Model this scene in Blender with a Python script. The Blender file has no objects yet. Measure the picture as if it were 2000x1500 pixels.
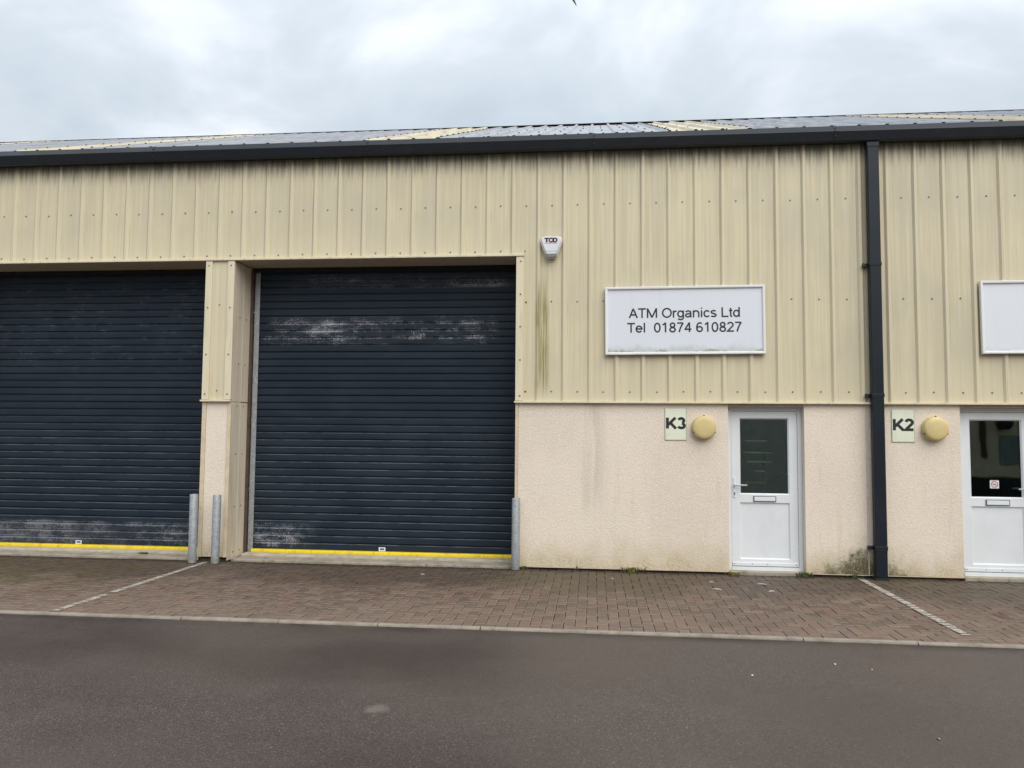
import bpy, bmesh, math, random
from mathutils import Vector, Matrix
random.seed(7)
S = bpy.context.scene
COL = S.collection
R = math.radians

# ------------------------------------------------------------------ camera
cam_d = bpy.data.cameras.new('camera'); cam = bpy.data.objects.new('camera', cam_d); COL.objects.link(cam)
cam_d.sensor_width = 36.0; cam_d.lens = 27.72; cam_d.clip_start = 0.05; cam_d.clip_end = 2000
c_r = Vector((0.99464, 0.10300, 0.00873)); c_u = Vector((-0.00184, -0.06675, 0.99777)); c_w = Vector((-0.10335, 0.99244, 0.06621))
cam.matrix_world = Matrix(((c_r.x, c_u.x, -c_w.x, 8.2045), (c_r.y, c_u.y, -c_w.y, -10.051), (c_r.z, c_u.z, -c_w.z, 1.6706), (0, 0, 0, 1)))
S.camera = cam
S.cycles.max_bounces = 5; S.cycles.diffuse_bounces = 2; S.cycles.glossy_bounces = 2; S.cycles.transparent_max_bounces = 8
S.render.resolution_x = 1024; S.render.resolution_y = 768

# ------------------------------------------------------------------ world: overcast sky
SUN_DIR = Vector((0.36, -0.62, 0.72)).normalized()          # towards the sun
SUN_EL = math.asin(SUN_DIR.z); SUN_ROT = math.atan2(SUN_DIR.x, SUN_DIR.y)
W = bpy.data.worlds.new('World'); S.world = W; W.use_nodes = True
nt = W.node_tree; nt.nodes.clear()
def wn(t, **k):
    n = nt.nodes.new(t)
    for a, b in k.items(): setattr(n, a, b)
    return n
def wl(a, b): nt.links.new(a, b)
w_out = wn('ShaderNodeOutputWorld'); w_bg = wn('ShaderNodeBackground'); w_bg.inputs['Strength'].default_value = 0.1
sky = wn('ShaderNodeTexSky', sky_type='NISHITA', sun_disc=False, sun_elevation=SUN_EL, sun_rotation=SUN_ROT, air_density=1.2, dust_density=3.0)
w_tc = wn('ShaderNodeTexCoord'); w_sep = wn('ShaderNodeSeparateXYZ'); wl(w_tc.outputs['Generated'], w_sep.inputs[0])
# the cloud sheet hangs overhead: direction divided by height gives its plan coordinates
w_z = wn('ShaderNodeMath', operation='MAXIMUM'); wl(w_sep.outputs['Z'], w_z.inputs[0]); w_z.inputs[1].default_value = 0.0
w_za = wn('ShaderNodeMath', operation='ADD'); wl(w_z.outputs[0], w_za.inputs[0]); w_za.inputs[1].default_value = 0.25
w_div = wn('ShaderNodeVectorMath', operation='DIVIDE'); wl(w_tc.outputs['Generated'], w_div.inputs[0])
w_cmb = wn('ShaderNodeCombineXYZ')
for i in range(3): wl(w_za.outputs[0], w_cmb.inputs[i])
wl(w_cmb.outputs[0], w_div.inputs[1])
w_n1 = wn('ShaderNodeTexNoise'); w_n1.inputs['Scale'].default_value = 2.3; w_n1.inputs['Detail'].default_value = 5; w_n1.inputs['Roughness'].default_value = 0.54; w_n1.inputs['Distortion'].default_value = 0.35
w_off = wn('ShaderNodeVectorMath', operation='ADD'); wl(w_div.outputs[0], w_off.inputs[0]); w_off.inputs[1].default_value = (3.4, 1.7, 0.3)
wl(w_off.outputs[0], w_n1.inputs['Vector'])
w_ramp = wn('ShaderNodeValToRGB'); e = w_ramp.color_ramp.elements
e[0].position = 0.32; e[0].color = (4.45, 5.1, 5.65, 1); e[1].position = 0.70; e[1].color = (7.9, 8.2, 8.7, 1)
m_ = w_ramp.color_ramp.elements.new(0.5); m_.color = (5.5, 6.05, 6.6, 1)
wl(w_n1.outputs['Fac'], w_ramp.inputs[0])
# overcast luminance: zenith about three times the horizon (CIE overcast sky)
w_g1 = wn('ShaderNodeMath', operation='MULTIPLY_ADD'); wl(w_z.outputs[0], w_g1.inputs[0]); w_g1.inputs[1].default_value = 0.75; w_g1.inputs[2].default_value = 0.62
w_sc = wn('ShaderNodeVectorMath', operation='SCALE'); wl(w_ramp.outputs[0], w_sc.inputs[0]); wl(w_g1.outputs[0], w_sc.inputs['Scale'])
w_mix = wn('ShaderNodeMix', data_type='RGBA'); w_mix.inputs[0].default_value = 0.92
wl(sky.outputs[0], w_mix.inputs[6]); wl(w_sc.outputs[0], w_mix.inputs[7])
wl(w_mix.outputs[2], w_bg.inputs['Color']); wl(w_bg.outputs[0], w_out.inputs[0])

sun_d = bpy.data.lights.new('sun', 'SUN'); sun_d.energy = 1.5; sun_d.angle = R(55); sun_d.color = (1.0, 0.96, 0.9)
sun = bpy.data.objects.new('sun', sun_d); COL.objects.link(sun); sun.rotation_euler = SUN_DIR.to_track_quat('Z', 'Y').to_euler()
vs = S.view_settings; vs.view_transform = 'Standard'; vs.look = 'None'; vs.gamma = 1.0; vs.exposure = 0.6; vs.use_curve_mapping = False

# ------------------------------------------------------------------ node helpers
class Mat:
    def __init__(s, name, rough=0.6, metal=0.0, spec=0.5):
        s.m = bpy.data.materials.new(name); s.m.use_nodes = True; s.nt = s.m.node_tree
        s.b = s.nt.nodes['Principled BSDF']; s.b.inputs['Roughness'].default_value = rough; s.b.inputs['Metallic'].default_value = metal
        s.b.inputs['Specular IOR Level'].default_value = spec
        s._p = None
    def n(s, t, **k):
        n = s.nt.nodes.new(t)
        for a, b in k.items(): setattr(n, a, b)
        return n
    def put(s, sock, v):
        if hasattr(v, 'is_linked'): s.nt.links.new(v, sock)
        elif isinstance(v, (tuple, list)) and len(v) == 3 and sock.type == 'RGBA': sock.default_value = (*v, 1)
        else: sock.default_value = v
    def pos(s):
        if s._p is None: s._p = s.n('ShaderNodeNewGeometry')
        return s._p.outputs['Position']
    def obj(s): return s.n('ShaderNodeTexCoord').outputs['Object']
    def island(s):
        s.pos(); return s._p.outputs['Random Per Island']
    def rnd(s): return s.n('ShaderNodeObjectInfo').outputs['Random']
    def xyz(s, v):
        n = s.n('ShaderNodeSeparateXYZ'); s.put(n.inputs[0], v); return n.outputs
    def sc(s, v, k):
        n = s.n('ShaderNodeVectorMath', operation='MULTIPLY'); s.put(n.inputs[0], v); n.inputs[1].default_value = k; return n.outputs[0]
    def math(s, op, a, b=None, c=None):
        n = s.n('ShaderNodeMath', operation=op)
        for i, v in enumerate((a, b, c)):
            if v is not None: s.put(n.inputs[i], v)
        return n.outputs[0]
    def noise(s, v, scale, detail=4, rough=0.55, dist=0.0):
        n = s.n('ShaderNodeTexNoise'); s.put(n.inputs['Vector'], v); n.inputs['Scale'].default_value = scale
        n.inputs['Detail'].default_value = min(detail, 3.5); n.inputs['Roughness'].default_value = rough; n.inputs['Distortion'].default_value = dist
        return n.outputs['Fac']
    def vor(s, v, scale, feat='F1'):
        n = s.n('ShaderNodeTexVoronoi', feature=feat); s.put(n.inputs['Vector'], v); n.inputs['Scale'].default_value = scale
        return n.outputs
    def step(s, x, a, b, lo=0.0, hi=1.0):
        n = s.n('ShaderNodeMapRange', interpolation_type='SMOOTHSTEP'); s.put(n.inputs[0], x)
        for i, v in enumerate((a, b, lo, hi)): s.put(n.inputs[i + 1], v)
        return n.outputs[0]
    def mix(s, f, a, b, mode='MIX'):
        n = s.n('ShaderNodeMix', data_type='RGBA', blend_type=mode); s.put(n.inputs[0], f); s.put(n.inputs[6], a); s.put(n.inputs[7], b); return n.outputs[2]
    def mul(s, a, b): return s.math('MULTIPLY', a, b)
    def add(s, a, b): return s.math('ADD', a, b)
    def band(s, x, a, b, soft):                              # 1 inside [a, b]
        return s.mul(s.step(x, a - soft, a + soft), s.step(x, b - soft, b + soft, 1.0, 0.0))
    def bump(s, h, strength=0.3, dist=0.01, normal=None):
        n = s.n('ShaderNodeBump'); n.inputs['Strength'].default_value = strength; n.inputs['Distance'].default_value = dist
        s.put(n.inputs['Height'], h)
        if normal is not None: s.put(n.inputs['Normal'], normal)
        return n.outputs[0]
    def done(s, col=None, rough=None, nrm=None):
        if col is not None: s.put(s.b.inputs['Base Color'], col)
        if rough is not None: s.put(s.b.inputs['Roughness'], rough)
        if nrm is not None: s.put(s.b.inputs['Normal'], nrm)
        return s.m
def srgb(r, g, b):
    f = lambda c: (c / 255 / 12.92) if c <= 10 else ((c / 255 + 0.055) / 1.055) ** 2.4
    return (f(r), f(g), f(b))

P = 0.333                                                     # rib pitch of the cladding

def mat_cladding():
    m = Mat('cream_coated_steel', 0.55); p = m.pos(); x, y, z = m.xyz(p)
    st = m.noise(m.sc(p, (26, 26, 0.55)), 1.0, 5, 0.62)
    st2 = m.noise(m.sc(p, (70, 70, 1.6)), 1.0, 3, 0.6)
    bl = m.noise(m.sc(p, (1.1, 1.1, 0.8)), 1.0, 4, 0.6)
    fine = m.noise(p, 38, 4, 0.65)
    c = m.mix(m.step(st, 0.38, 0.62), (0.665, 0.590, 0.405), (0.575, 0.512, 0.362))
    c = m.mix(m.mul(m.step(bl, 0.42, 0.68), 0.75), c, (0.525, 0.475, 0.348))
    c = m.mix(m.mul(m.step(st2, 0.58, 0.78), 0.35), c, (0.40, 0.355, 0.255))
    c = m.mix(m.mul(m.step(fine, 0.55, 0.75), 0.30), c, (0.69, 0.61, 0.42))
    rn = m.rnd(); c = m.mix(m.mul(rn, 0.16), c, (0.44, 0.40, 0.30)); c = m.mix(m.mul(m.math('FRACT', m.mul(rn, 7.3)), 0.12), c, (0.76, 0.66, 0.43))   # sheets have faded unevenly
    # washed cleaner and yellower strip above the bottom edges
    low = m.math('MAXIMUM', m.mul(m.step(z, 2.75, 2.1), m.step(x, 7.1, 7.3)), m.mul(m.step(z, 4.55, 4.0), m.step(x, 7.4, 7.1)))
    c = m.mix(m.mul(low, 0.5), c, (0.695, 0.61, 0.42))
    # grime held along the foot of each rib
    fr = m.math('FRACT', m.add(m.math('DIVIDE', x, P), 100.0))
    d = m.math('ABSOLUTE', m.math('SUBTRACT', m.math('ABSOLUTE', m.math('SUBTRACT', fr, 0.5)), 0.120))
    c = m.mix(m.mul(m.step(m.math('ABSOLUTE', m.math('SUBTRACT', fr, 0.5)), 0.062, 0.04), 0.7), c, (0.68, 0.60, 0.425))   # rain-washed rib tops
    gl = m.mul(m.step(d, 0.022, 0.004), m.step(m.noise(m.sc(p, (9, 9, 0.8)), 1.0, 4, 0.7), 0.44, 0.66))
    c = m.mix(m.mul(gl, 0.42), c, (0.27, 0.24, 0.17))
    # ragged mould tongues under the gutter, with the gutter's shade painted in
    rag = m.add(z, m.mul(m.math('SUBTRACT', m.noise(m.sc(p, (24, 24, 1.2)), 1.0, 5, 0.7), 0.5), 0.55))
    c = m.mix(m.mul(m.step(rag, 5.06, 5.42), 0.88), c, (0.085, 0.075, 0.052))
    # green algae run below the alarm box
    wob = m.add(x, m.mul(m.math('SUBTRACT', m.noise(m.sc(p, (4, 4, 1.1)), 1.0, 3, 0.5), 0.5), 0.16))
    run = m.mul(m.band(wob, 7.475, 7.625, 0.035), m.mul(m.step(z, 3.95, 3.3), m.step(z, 2.10, 2.45)))
    run = m.mul(run, m.step(m.noise(m.sc(p, (60, 60, 1.4)), 1.0, 4, 0.65), 0.30, 0.62))
    c = m.mix(m.mul(run, 0.9), c, (0.235, 0.205, 0.055))
    # second algae patch, faint, between door head sign and downpipe
    wav = m.noise(m.sc(p, (1.6, 1.6, 0.5)), 1.0, 2, 0.5)
    nb = m.bump(m.add(m.mul(wav, 1.0), m.mul(fine, 0.02)), 0.35, 0.02)
    return m.done(c, m.step(st, 0.3, 0.7, 0.48, 0.66), nb)

def mat_trim(name='cream_flashing', base=(0.71, 0.635, 0.46)):
    m = Mat(name, 0.5); p = m.pos()
    a = m.noise(m.sc(p, (14, 14, 1.2)), 1.0, 4, 0.6); b = m.noise(p, 30, 3, 0.6)
    c = m.mix(m.step(a, 0.45, 0.72), base, tuple(v * 0.82 for v in base))
    c = m.mix(m.mul(m.step(b, 0.60, 0.76), 0.35), c, tuple(v * 0.6 for v in base))
    return m.done(c, 0.5, m.bump(m.noise(m.sc(p, (3, 3, 1)), 1, 2), 0.15, 0.01))

def mat_render():
    m = Mat('cream_textured_render', 0.9, spec=0.25); p = m.pos(); x, y, z = m.xyz(p)
    n1 = m.noise(p, 105, 2, 0.6); n2 = m.noise(p, 42, 2, 0.55); big = m.noise(m.sc(p, (0.9, 0.9, 0.7)), 1.0, 5, 0.6)
    c = m.mix(m.step(big, 0.36, 0.68), (0.82, 0.715, 0.60), (0.75, 0.65, 0.545))
    c = m.mix(m.step(n1, 0.52, 0.70), c, (0.87, 0.785, 0.67))
    c = m.mix(m.mul(m.step(n1, 0.47, 0.32), 0.45), c, (0.60, 0.50, 0.405))
    # grey rain run under the flashing left of the plate
    st = m.noise(m.sc(p, (9, 9, 0.7)), 1.0, 5, 0.65)
    run = m.mul(m.band(m.add(x, m.mul(m.math('SUBTRACT', st, 0.5), 0.25)), 8.10, 8.34, 0.13), m.mul(m.step(z, 0.5, 1.2), m.step(st, 0.3, 0.6)))
    c = m.mix(m.mul(run, 0.36), c, (0.42, 0.365, 0.31))
    c = m.mix(m.mul(m.mul(m.step(st, 0.55, 0.75), m.step(z, 2.2, 0.8)), 0.3), c, (0.55, 0.47, 0.36))
    # yellow-green algae rising from the splash zone
    sp = m.add(z, m.mul(m.math('SUBTRACT', m.noise(m.sc(p, (3.2, 3.2, 2.0)), 1.0, 5, 0.65), 0.5), 0.75))
    c = m.mix(m.mul(m.step(sp, 0.46, 0.05), 0.6), c, (0.60, 0.50, 0.32))
    c = m.mix(m.mul(m.mul(m.step(sp, 0.2, 0.0), m.step(n2, 0.4, 0.6)), 0.45), c, (0.40, 0.32, 0.17))
    # black mould splashed up beside the downpipe foot
    dx = m.math('ABSOLUTE', m.math('SUBTRACT', x, 11.44)); ln = m.noise(p, 9, 5, 0.7)
    dd = m.add(m.add(m.mul(dx, 0.62), m.mul(z, 1.0)), m.mul(m.math('SUBTRACT', ln, 0.5), 0.55))
    c = m.mix(m.mul(m.step(dd, 0.42, 0.20), m.step(m.noise(p, 60, 4, 0.7), 0.22, 0.60, 0.35, 1.0)), c, (0.035, 0.03, 0.02))
    c = m.mix(m.mul(m.step(dd, 0.62, 0.25), 0.35), c, (0.22, 0.19, 0.09))
    h = m.add(m.mul(n1, 0.7), m.mul(n2, 0.5))
    return m.done(c, 0.92, m.bump(h, 0.8, 0.009))

def mat_shutter():
    m = Mat('navy_slat_paint', 0.42, spec=0.2); p = m.pos(); x, y, z = m.xyz(p)
    f1 = m.noise(p, 95, 3, 0.75); f2 = m.noise(m.sc(p, (4.5, 4.5, 8)), 1.0, 2, 0.6)
    dust = m.noise(m.sc(p, (1.2, 1.2, 2.2)), 1.0, 3, 0.6)
    ph = m.math('FRACT', m.math('DIVIDE', m.math('SUBTRACT', z, 0.0965), 0.1012))
    edge = m.step(m.math('ABSOLUTE', m.math('SUBTRACT', ph, 0.39)), 0.20, 0.36)     # the rolled edges of a slat wear first
    c = m.mix(m.step(dust, 0.35, 0.7), (0.0140, 0.0222, 0.0345), (0.0205, 0.0300, 0.0435))
    v = m.add(m.add(m.mul(f1, 0.80), m.mul(f2, 0.36)), m.mul(edge, 0.075))
    def flake(x0, x1, z0, z1, th, soft=0.35, sz=0.03, gain=1.0):
        k = m.mul(m.band(x, x0, x1, soft), m.band(z, z0, z1, sz))
        return m.mul(m.mul(k, m.step(v, th, th + 0.06)), gain)
    fl = flake(3.6, 6.85, 2.93, 3.30, 0.69, 0.15)
    for a in ((4.2, 5.0, 2.95, 3.29, 0.632, 0.45), (4.2, 6.9, 3.72, 3.91, 0.68, 0.5, 0.02, 0.55), (6.2, 7.0, 3.72, 3.81, 0.61, 0.25, 0.02, 0.8), (3.45, 4.25, 0.12, 0.44, 0.625, 0.25, 0.02, 0.75), (-0.9, 2.9, 0.10, 0.42, 0.66, 0.3, 0.03, 0.55), (-0.9, 0.9, 0.12, 0.42, 0.60, 0.4, 0.03, 0.6), (-0.9, 3.2, 2.6, 3.85, 0.72, 0.3, 0.2, 0.25)):
        fl = m.math('MAXIMUM', fl, flake(*a))
    c = m.mix(fl, c, (0.48, 0.49, 0.53))
    hz = m.mul(m.band(x, 4.2, 6.9, 0.6), m.band(z, 3.70, 3.92, 0.03))
    hz = m.math('MAXIMUM', hz, m.mul(m.band(x, -0.9, 1.6, 0.9), m.band(z, 0.08, 0.4, 0.04)))
    c = m.mix(m.mul(m.mul(hz, m.step(f1, 0.40, 0.6)), 0.5), c, (0.085, 0.08, 0.09))
    # lighter line along the top edge of the lower slats
    edge_line = m.mul(m.mul(m.band(ph, 0.75, 0.835, 0.02), m.step(z, 2.1, 1.5)), m.step(m.noise(m.sc(p, (4, 4, 12)), 1.0, 3, 0.7), 0.35, 0.6, 0.25, 1.0))
    c = m.mix(m.mul(edge_line, 0.55), c, (0.20, 0.22, 0.25))
    return m.done(c, m.step(dust, 0.3, 0.7, 0.42, 0.6), m.bump(m.noise(m.sc(p, (1.3, 1.3, 20)), 1.0, 2, 0.5), 0.12, 0.01))

def mat_plain(name, col, rough=0.5, metal=0.0, var=0.12, scale=6.0, bump=0.05, dirt=None, spec=0.5):
    m = Mat(name, rough, metal, spec); p = m.pos()
    a = m.noise(p, scale, 5, 0.6)
    c = m.mix(m.step(a, 0.3, 0.72), tuple(v * (1 + var) for v in col), tuple(v * (1 - var) for v in col))
    if dirt:
        d = m.noise(m.sc(p, (1, 1, 0.5)), scale * 2.3, 5, 0.68)
        c = m.mix(m.mul(m.step(d, 0.50, 0.74), dirt[1]), c, dirt[0])
    return m.done(c, m.step(a, 0.3, 0.7, max(0.02, rough - 0.06), min(1, rough + 0.08)), m.bump(m.noise(p, scale * 8, 3), bump, 0.004))

def mat_galv():
    m = Mat('galvanised_steel', 0.5, 0.35); p = m.pos()
    v = m.vor(p, 75)[1]; g = m.xyz(v)[0]; n = m.noise(p, 18, 5, 0.7)
    c = m.mix(g, (0.26, 0.28, 0.295), (0.40, 0.42, 0.435)); c = m.mix(m.mul(m.step(n, 0.5, 0.7), 0.6), c, (0.47, 0.485, 0.49))
    z = m.xyz(p)[2]
    c = m.mix(m.mul(m.step(m.add(z, m.mul(n, 0.25)), 0.30, 0.12), 0.5), c, (0.24, 0.22, 0.17))
    return m.done(c, m.step(n, 0.3, 0.7, 0.42, 0.62))

def mat_paver(name, per_object, arris=False):
    m = Mat(name, 0.72, spec=0.35); p = m.pos(); x, y, z = m.xyz(p)
    r = m.rnd() if per_object else m.island()
    ramp = m.n('ShaderNodeValToRGB'); e = ramp.color_ramp.elements
    e[0].position = 0.0; e[0].color = (0.092, 0.058, 0.040, 1); e[1].position = 1.0; e[1].color = (0.160, 0.110, 0.078, 1)
    for q, cc in ((0.25, (0.150, 0.098, 0.068, 1)), (0.5, (0.126, 0.083, 0.058, 1)), (0.75, (0.205, 0.142, 0.102, 1)), (0.88, (0.180, 0.098, 0.070, 1))):
        k = e.new(q); k.color = cc
    m.put(ramp.inputs[0], r)
    n1 = m.noise(p, 130, 3, 0.7); n2 = m.noise(p, 1.0, 5, 0.62, 0.4); n3 = m.noise(p, 16, 4, 0.6)
    c = m.mix(m.step(n1, 0.40, 0.66), m.mix(0.35, ramp.outputs[0], (0.08, 0.06, 0.05)), m.mix(0.25, ramp.outputs[0], (0.30, 0.235, 0.195)))
    if arris: c = m.mix(m.step(n3, 0.35, 0.62, 0.1, 0.65), c, (0.30, 0.235, 0.185))
    else: c = m.mix(m.mul(m.step(n3, 0.50, 0.72), 0.4), c, (0.085, 0.066, 0.052))
    # damp dirty margin along the foot of the wall, ragged edge
    yw = m.add(y, m.mul(m.math('SUBTRACT', n2, 0.5), 2.4))
    damp = m.step(yw, -1.75, -0.75)
    c = m.mix(m.mul(damp, 0.62), c, (0.058, 0.043, 0.032))
    c = m.mix(m.mul(m.step(m.add(y, m.mul(m.math('SUBTRACT', n3, 0.5), 0.12)), -0.22, -0.06), 0.7), c, (0.030, 0.023, 0.016))  # extra dark strip: shade at the wall foot painted in with the dirt
    # green algae film, right of the shutter, and left of the first bay line
    g1 = m.mul(m.band(x, 7.1, 9.2, 0.5), m.band(y, -1.5, -0.15, 0.4)); g2 = m.mul(m.band(x, -3.0, 2.6, 0.5), m.band(y, -2.0, -0.3, 0.5))
    g3 = m.mul(m.band(x, 11.5, 13.5, 0.5), m.band(y, -0.9, 0.0, 0.3))
    gg = m.mul(m.math('MAXIMUM', m.math('MAXIMUM', g1, g2), g3), m.step(m.noise(p, 2.2, 5, 0.65), 0.36, 0.6))
    c = m.mix(m.mul(gg, 0.5), c, (0.085, 0.072, 0.028))
    # cleaner, drier wheel-worn blocks near the road
    c = m.mix(m.mul(m.step(yw, -1.9, -2.9), 0.35), c, (0.245, 0.182, 0.140))
    return m.done(c, m.step(yw, -2.6, -0.8, 0.78, 0.58), m.bump(n1, 0.45, 0.004))

def mat_asphalt():
    m = Mat('damp_asphalt', 0.5, spec=0.4); p = m.pos(); x, y, z = m.xyz(p)
    vo = m.vor(p, 150); g = m.xyz(vo[1])[0]
    big = m.noise(m.sc(p, (0.34, 0.62, 0.5)), 1.0, 3, 0.5, 0.15); mid = m.noise(p, 1.7, 3, 0.6); tone = m.noise(m.sc(p, (0.22, 0.3, 0.3)), 1.0, 2, 0.5)
    c = m.mix(g, (0.046, 0.0345, 0.0305), (0.118, 0.090, 0.079))
    c = m.mix(m.mul(m.step(g, 0.93, 0.985), 0.6), c, (0.27, 0.23, 0.20))
    c = m.mix(m.mul(m.step(tone, 0.40, 0.62), 0.45), c, (0.106, 0.082, 0.064))          # browner, drier areas
    c = m.mix(m.mul(m.step(big, 0.38, 0.68), 0.45), c, (0.042, 0.0310, 0.0285))          # damp patches
    c = m.mix(m.mul(m.step(mid, 0.52, 0.72), 0.28), c, (0.108, 0.088, 0.072))
    # a drip-dark stain trail and the worn pale spot
    ex = m.math('DIVIDE', m.math('SUBTRACT', x, 6.87), 0.075); ey = m.math('DIVIDE', m.math('SUBTRACT', y, -5.16), 0.085)
    rr = m.add(m.add(m.mul(ex, ex), m.mul(ey, ey)), m.mul(m.math('SUBTRACT', m.noise(p, 14, 3, 0.7), 0.5), 2.2))
    c = m.mix(m.mul(m.step(rr, 1.6, -0.3), 0.6), c, (0.22, 0.195, 0.165))
    # dirt gathered against the kerb
    c = m.mix(m.mul(m.step(y, -3.34, -3.10), m.step(mid, 0.3, 0.6)), c, (0.036, 0.029, 0.024))
    rg = m.step(big, 0.36, 0.68, 0.60, 0.42)
    return m.done(c, rg, m.bump(m.mul(vo[0], -1.0), 0.45, 0.004))

def mat_glass():
    m = bpy.data.materials.new('door_glass'); m.use_nodes = True; t = m.node_tree; t.nodes.clear()
    o = t.nodes.new('ShaderNodeOutputMaterial'); mx = t.nodes.new('ShaderNodeMixShader'); fr = t.nodes.new('ShaderNodeFresnel'); fr.inputs[0].default_value = 1.64
    tr = t.nodes.new('ShaderNodeBsdfTransparent'); tr.inputs[0].default_value = (0.86, 0.91, 0.88, 1)
    gl = t.nodes.new('ShaderNodeBsdfGlossy'); gl.inputs['Roughness'].default_value = 0.0
    # slight bow of the sealed unit
    ge = t.nodes.new('ShaderNodeNewGeometry'); nz = t.nodes.new('ShaderNodeTexNoise'); nz.inputs['Scale'].default_value = 1.6; t.links.new(ge.outputs['Position'], nz.inputs['Vector'])
    bp = t.nodes.new('ShaderNodeBump'); bp.inputs['Strength'].default_value = 0.06; bp.inputs['Distance'].default_value = 0.02; t.links.new(nz.outputs['Fac'], bp.inputs['Height']); t.links.new(bp.outputs[0], gl.inputs['Normal'])
    t.links.new(fr.outputs[0], mx.inputs[0]); t.links.new(tr.outputs[0], mx.inputs[1]); t.links.new(gl.outputs[0], mx.inputs[2]); t.links.new(mx.outputs[0], o.inputs[0])
    return m

def mat_paint_line():
    m = Mat('worn_white_paint', 0.7); p = m.pos()
    n = m.noise(p, 26, 5, 0.72); n2 = m.noise(p, 3.0, 3, 0.5)
    c = m.mix(m.step(n, 0.4, 0.65), (0.34, 0.29, 0.245), (0.52, 0.475, 0.415))
    a = m.step(m.add(m.mul(n, 0.75), m.mul(n2, 0.35)), 0.40, 0.48)
    m.put(m.b.inputs['Alpha'], a)
    return m.done(c)

def mat_sign(name, base=(0.72, 0.745, 0.80), z0=2.76, stain=1.0):
    m = Mat(name, 0.35); p = m.pos(); x, y, z = m.xyz(p)
    s = m.noise(m.sc(p, (5, 5, 3)), 1.0, 5, 0.7)
    e_ = m.add(m.math('SUBTRACT', z, z0), m.mul(m.math('SUBTRACT', s, 0.5), 0.22))
    c = m.mix(m.mul(m.step(e_, 0.085, -0.02), 0.75 * stain), base, (0.46, 0.50, 0.47))
    g = m.mul(m.step(m.add(m.math('SUBTRACT', z, z0), m.mul(m.math('SUBTRACT', m.noise(p, 12, 5, 0.7), 0.5), 0.12)), 0.03, -0.01), m.step(s, 0.46, 0.6))
    c = m.mix(m.mul(g, 0.7 * stain), c, (0.23, 0.23, 0.12))
    c = m.mix(m.mul(m.step(m.noise(m.sc(p, (7, 7, 1.5)), 1.0, 4, 0.6), 0.55, 0.75), 0.22), c, (0.58, 0.62, 0.64))
    return m.done(c, 0.35)

M = {}
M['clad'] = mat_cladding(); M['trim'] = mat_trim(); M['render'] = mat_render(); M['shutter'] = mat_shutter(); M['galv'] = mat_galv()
M['bead'] = mat_plain('render_bead', (0.63, 0.53, 0.38), 0.6, var=0.1, dirt=((0.36, 0.31, 0.2), 0.4))
M['whitebead'] = mat_plain('white_bead', (0.62, 0.57, 0.49), 0.6, dirt=((0.4, 0.38, 0.3), 0.4))
M['reveal'] = mat_trim('beige_reveal_lining', (0.72, 0.63, 0.49))
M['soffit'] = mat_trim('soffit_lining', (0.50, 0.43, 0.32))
M['screw'] = mat_plain('weathered_screw', (0.20, 0.175, 0.135), 0.5, 0.3)
M['gutter'] = mat_plain('anthracite_gutter', (0.013, 0.0155, 0.020), 0.36, var=0.12, scale=2.5, bump=0.03, dirt=((0.03, 0.03, 0.03), 0.35), spec=0.35)
M['black'] = mat_plain('black_plastic', (0.012, 0.012, 0.014), 0.5)
M['pipe'] = mat_plain('anthracite_downpipe', (0.0125, 0.0165, 0.024), 0.36, var=0.12, scale=1.6, bump=0.02, dirt=((0.026, 0.03, 0.034), 0.3), spec=0.25)
M['roof'] = mat_plain('grey_roof_sheet', (0.36, 0.365, 0.385), 0.36, 0.25, var=0.12, scale=1.3, bump=0.03, dirt=((0.2, 0.195, 0.18), 0.4))
M['rooflight'] = mat_plain('aged_rooflight', (0.60, 0.535, 0.375), 0.4, var=0.12, scale=0.7, dirt=((0.40, 0.31, 0.21), 0.75))
M['foam'] = mat_plain('dark_filler', (0.018, 0.017, 0.017), 0.9)
M['yellow'] = mat_plain('yellow_bar_paint', (0.80, 0.60, 0.025), 0.38, var=0.05, dirt=((0.30, 0.21, 0.05), 0.6))
M['rubber'] = mat_plain('rubber_seal', (0.015, 0.015, 0.015), 0.8)
M['brown'] = mat_plain('weathered_timber', (0.085, 0.055, 0.036), 0.8, dirt=((0.03, 0.02, 0.015), 0.6))
M['concrete'] = mat_plain('worn_concrete', (0.34, 0.295, 0.235), 0.9, var=0.22, scale=4, bump=0.4, dirt=((0.15, 0.13, 0.09), 0.75), spec=0.3)
M['concrete_lip'] = mat_plain('worn_concrete_lip', (0.47, 0.42, 0.34), 0.9, var=0.15, scale=5, bump=0.3, dirt=((0.25, 0.22, 0.16), 0.6), spec=0.3)
M['kerb'] = mat_plain('kerb_concrete', (0.30, 0.258, 0.215), 0.88, var=0.2, scale=5, bump=0.35, dirt=((0.15, 0.13, 0.11), 0.6), spec=0.3)
M['bed'] = mat_plain('jointing_sand', (0.030, 0.022, 0.017), 0.95, var=0.3, scale=9, bump=0.4)
M['plinth'] = mat_plain('dirty_brick_plinth', (0.07, 0.045, 0.033), 0.9, var=0.4, scale=8, bump=0.4)
M['paver_o'] = mat_paver('block_paving', True); M['paver_i'] = mat_paver('block_paving_field', False)
M['paver_oa'] = mat_paver('block_arris', True, True); M['paver_ia'] = mat_paver('block_arris_field', False, True)
M['asphalt'] = mat_asphalt(); M['glass'] = mat_glass(); M['paint'] = mat_paint_line()
M['upvc'] = mat_plain('white_upvc', (0.76, 0.785, 0.81), 0.32, var=0.03, scale=2, bump=0.01, dirt=((0.66, 0.67, 0.67), 0.3))
M['gasket'] = mat_plain('grey_gasket', (0.06, 0.06, 0.065), 0.7)
M['silver'] = mat_plain('satin_aluminium', (0.45, 0.46, 0.47), 0.32, 0.8)
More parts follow.
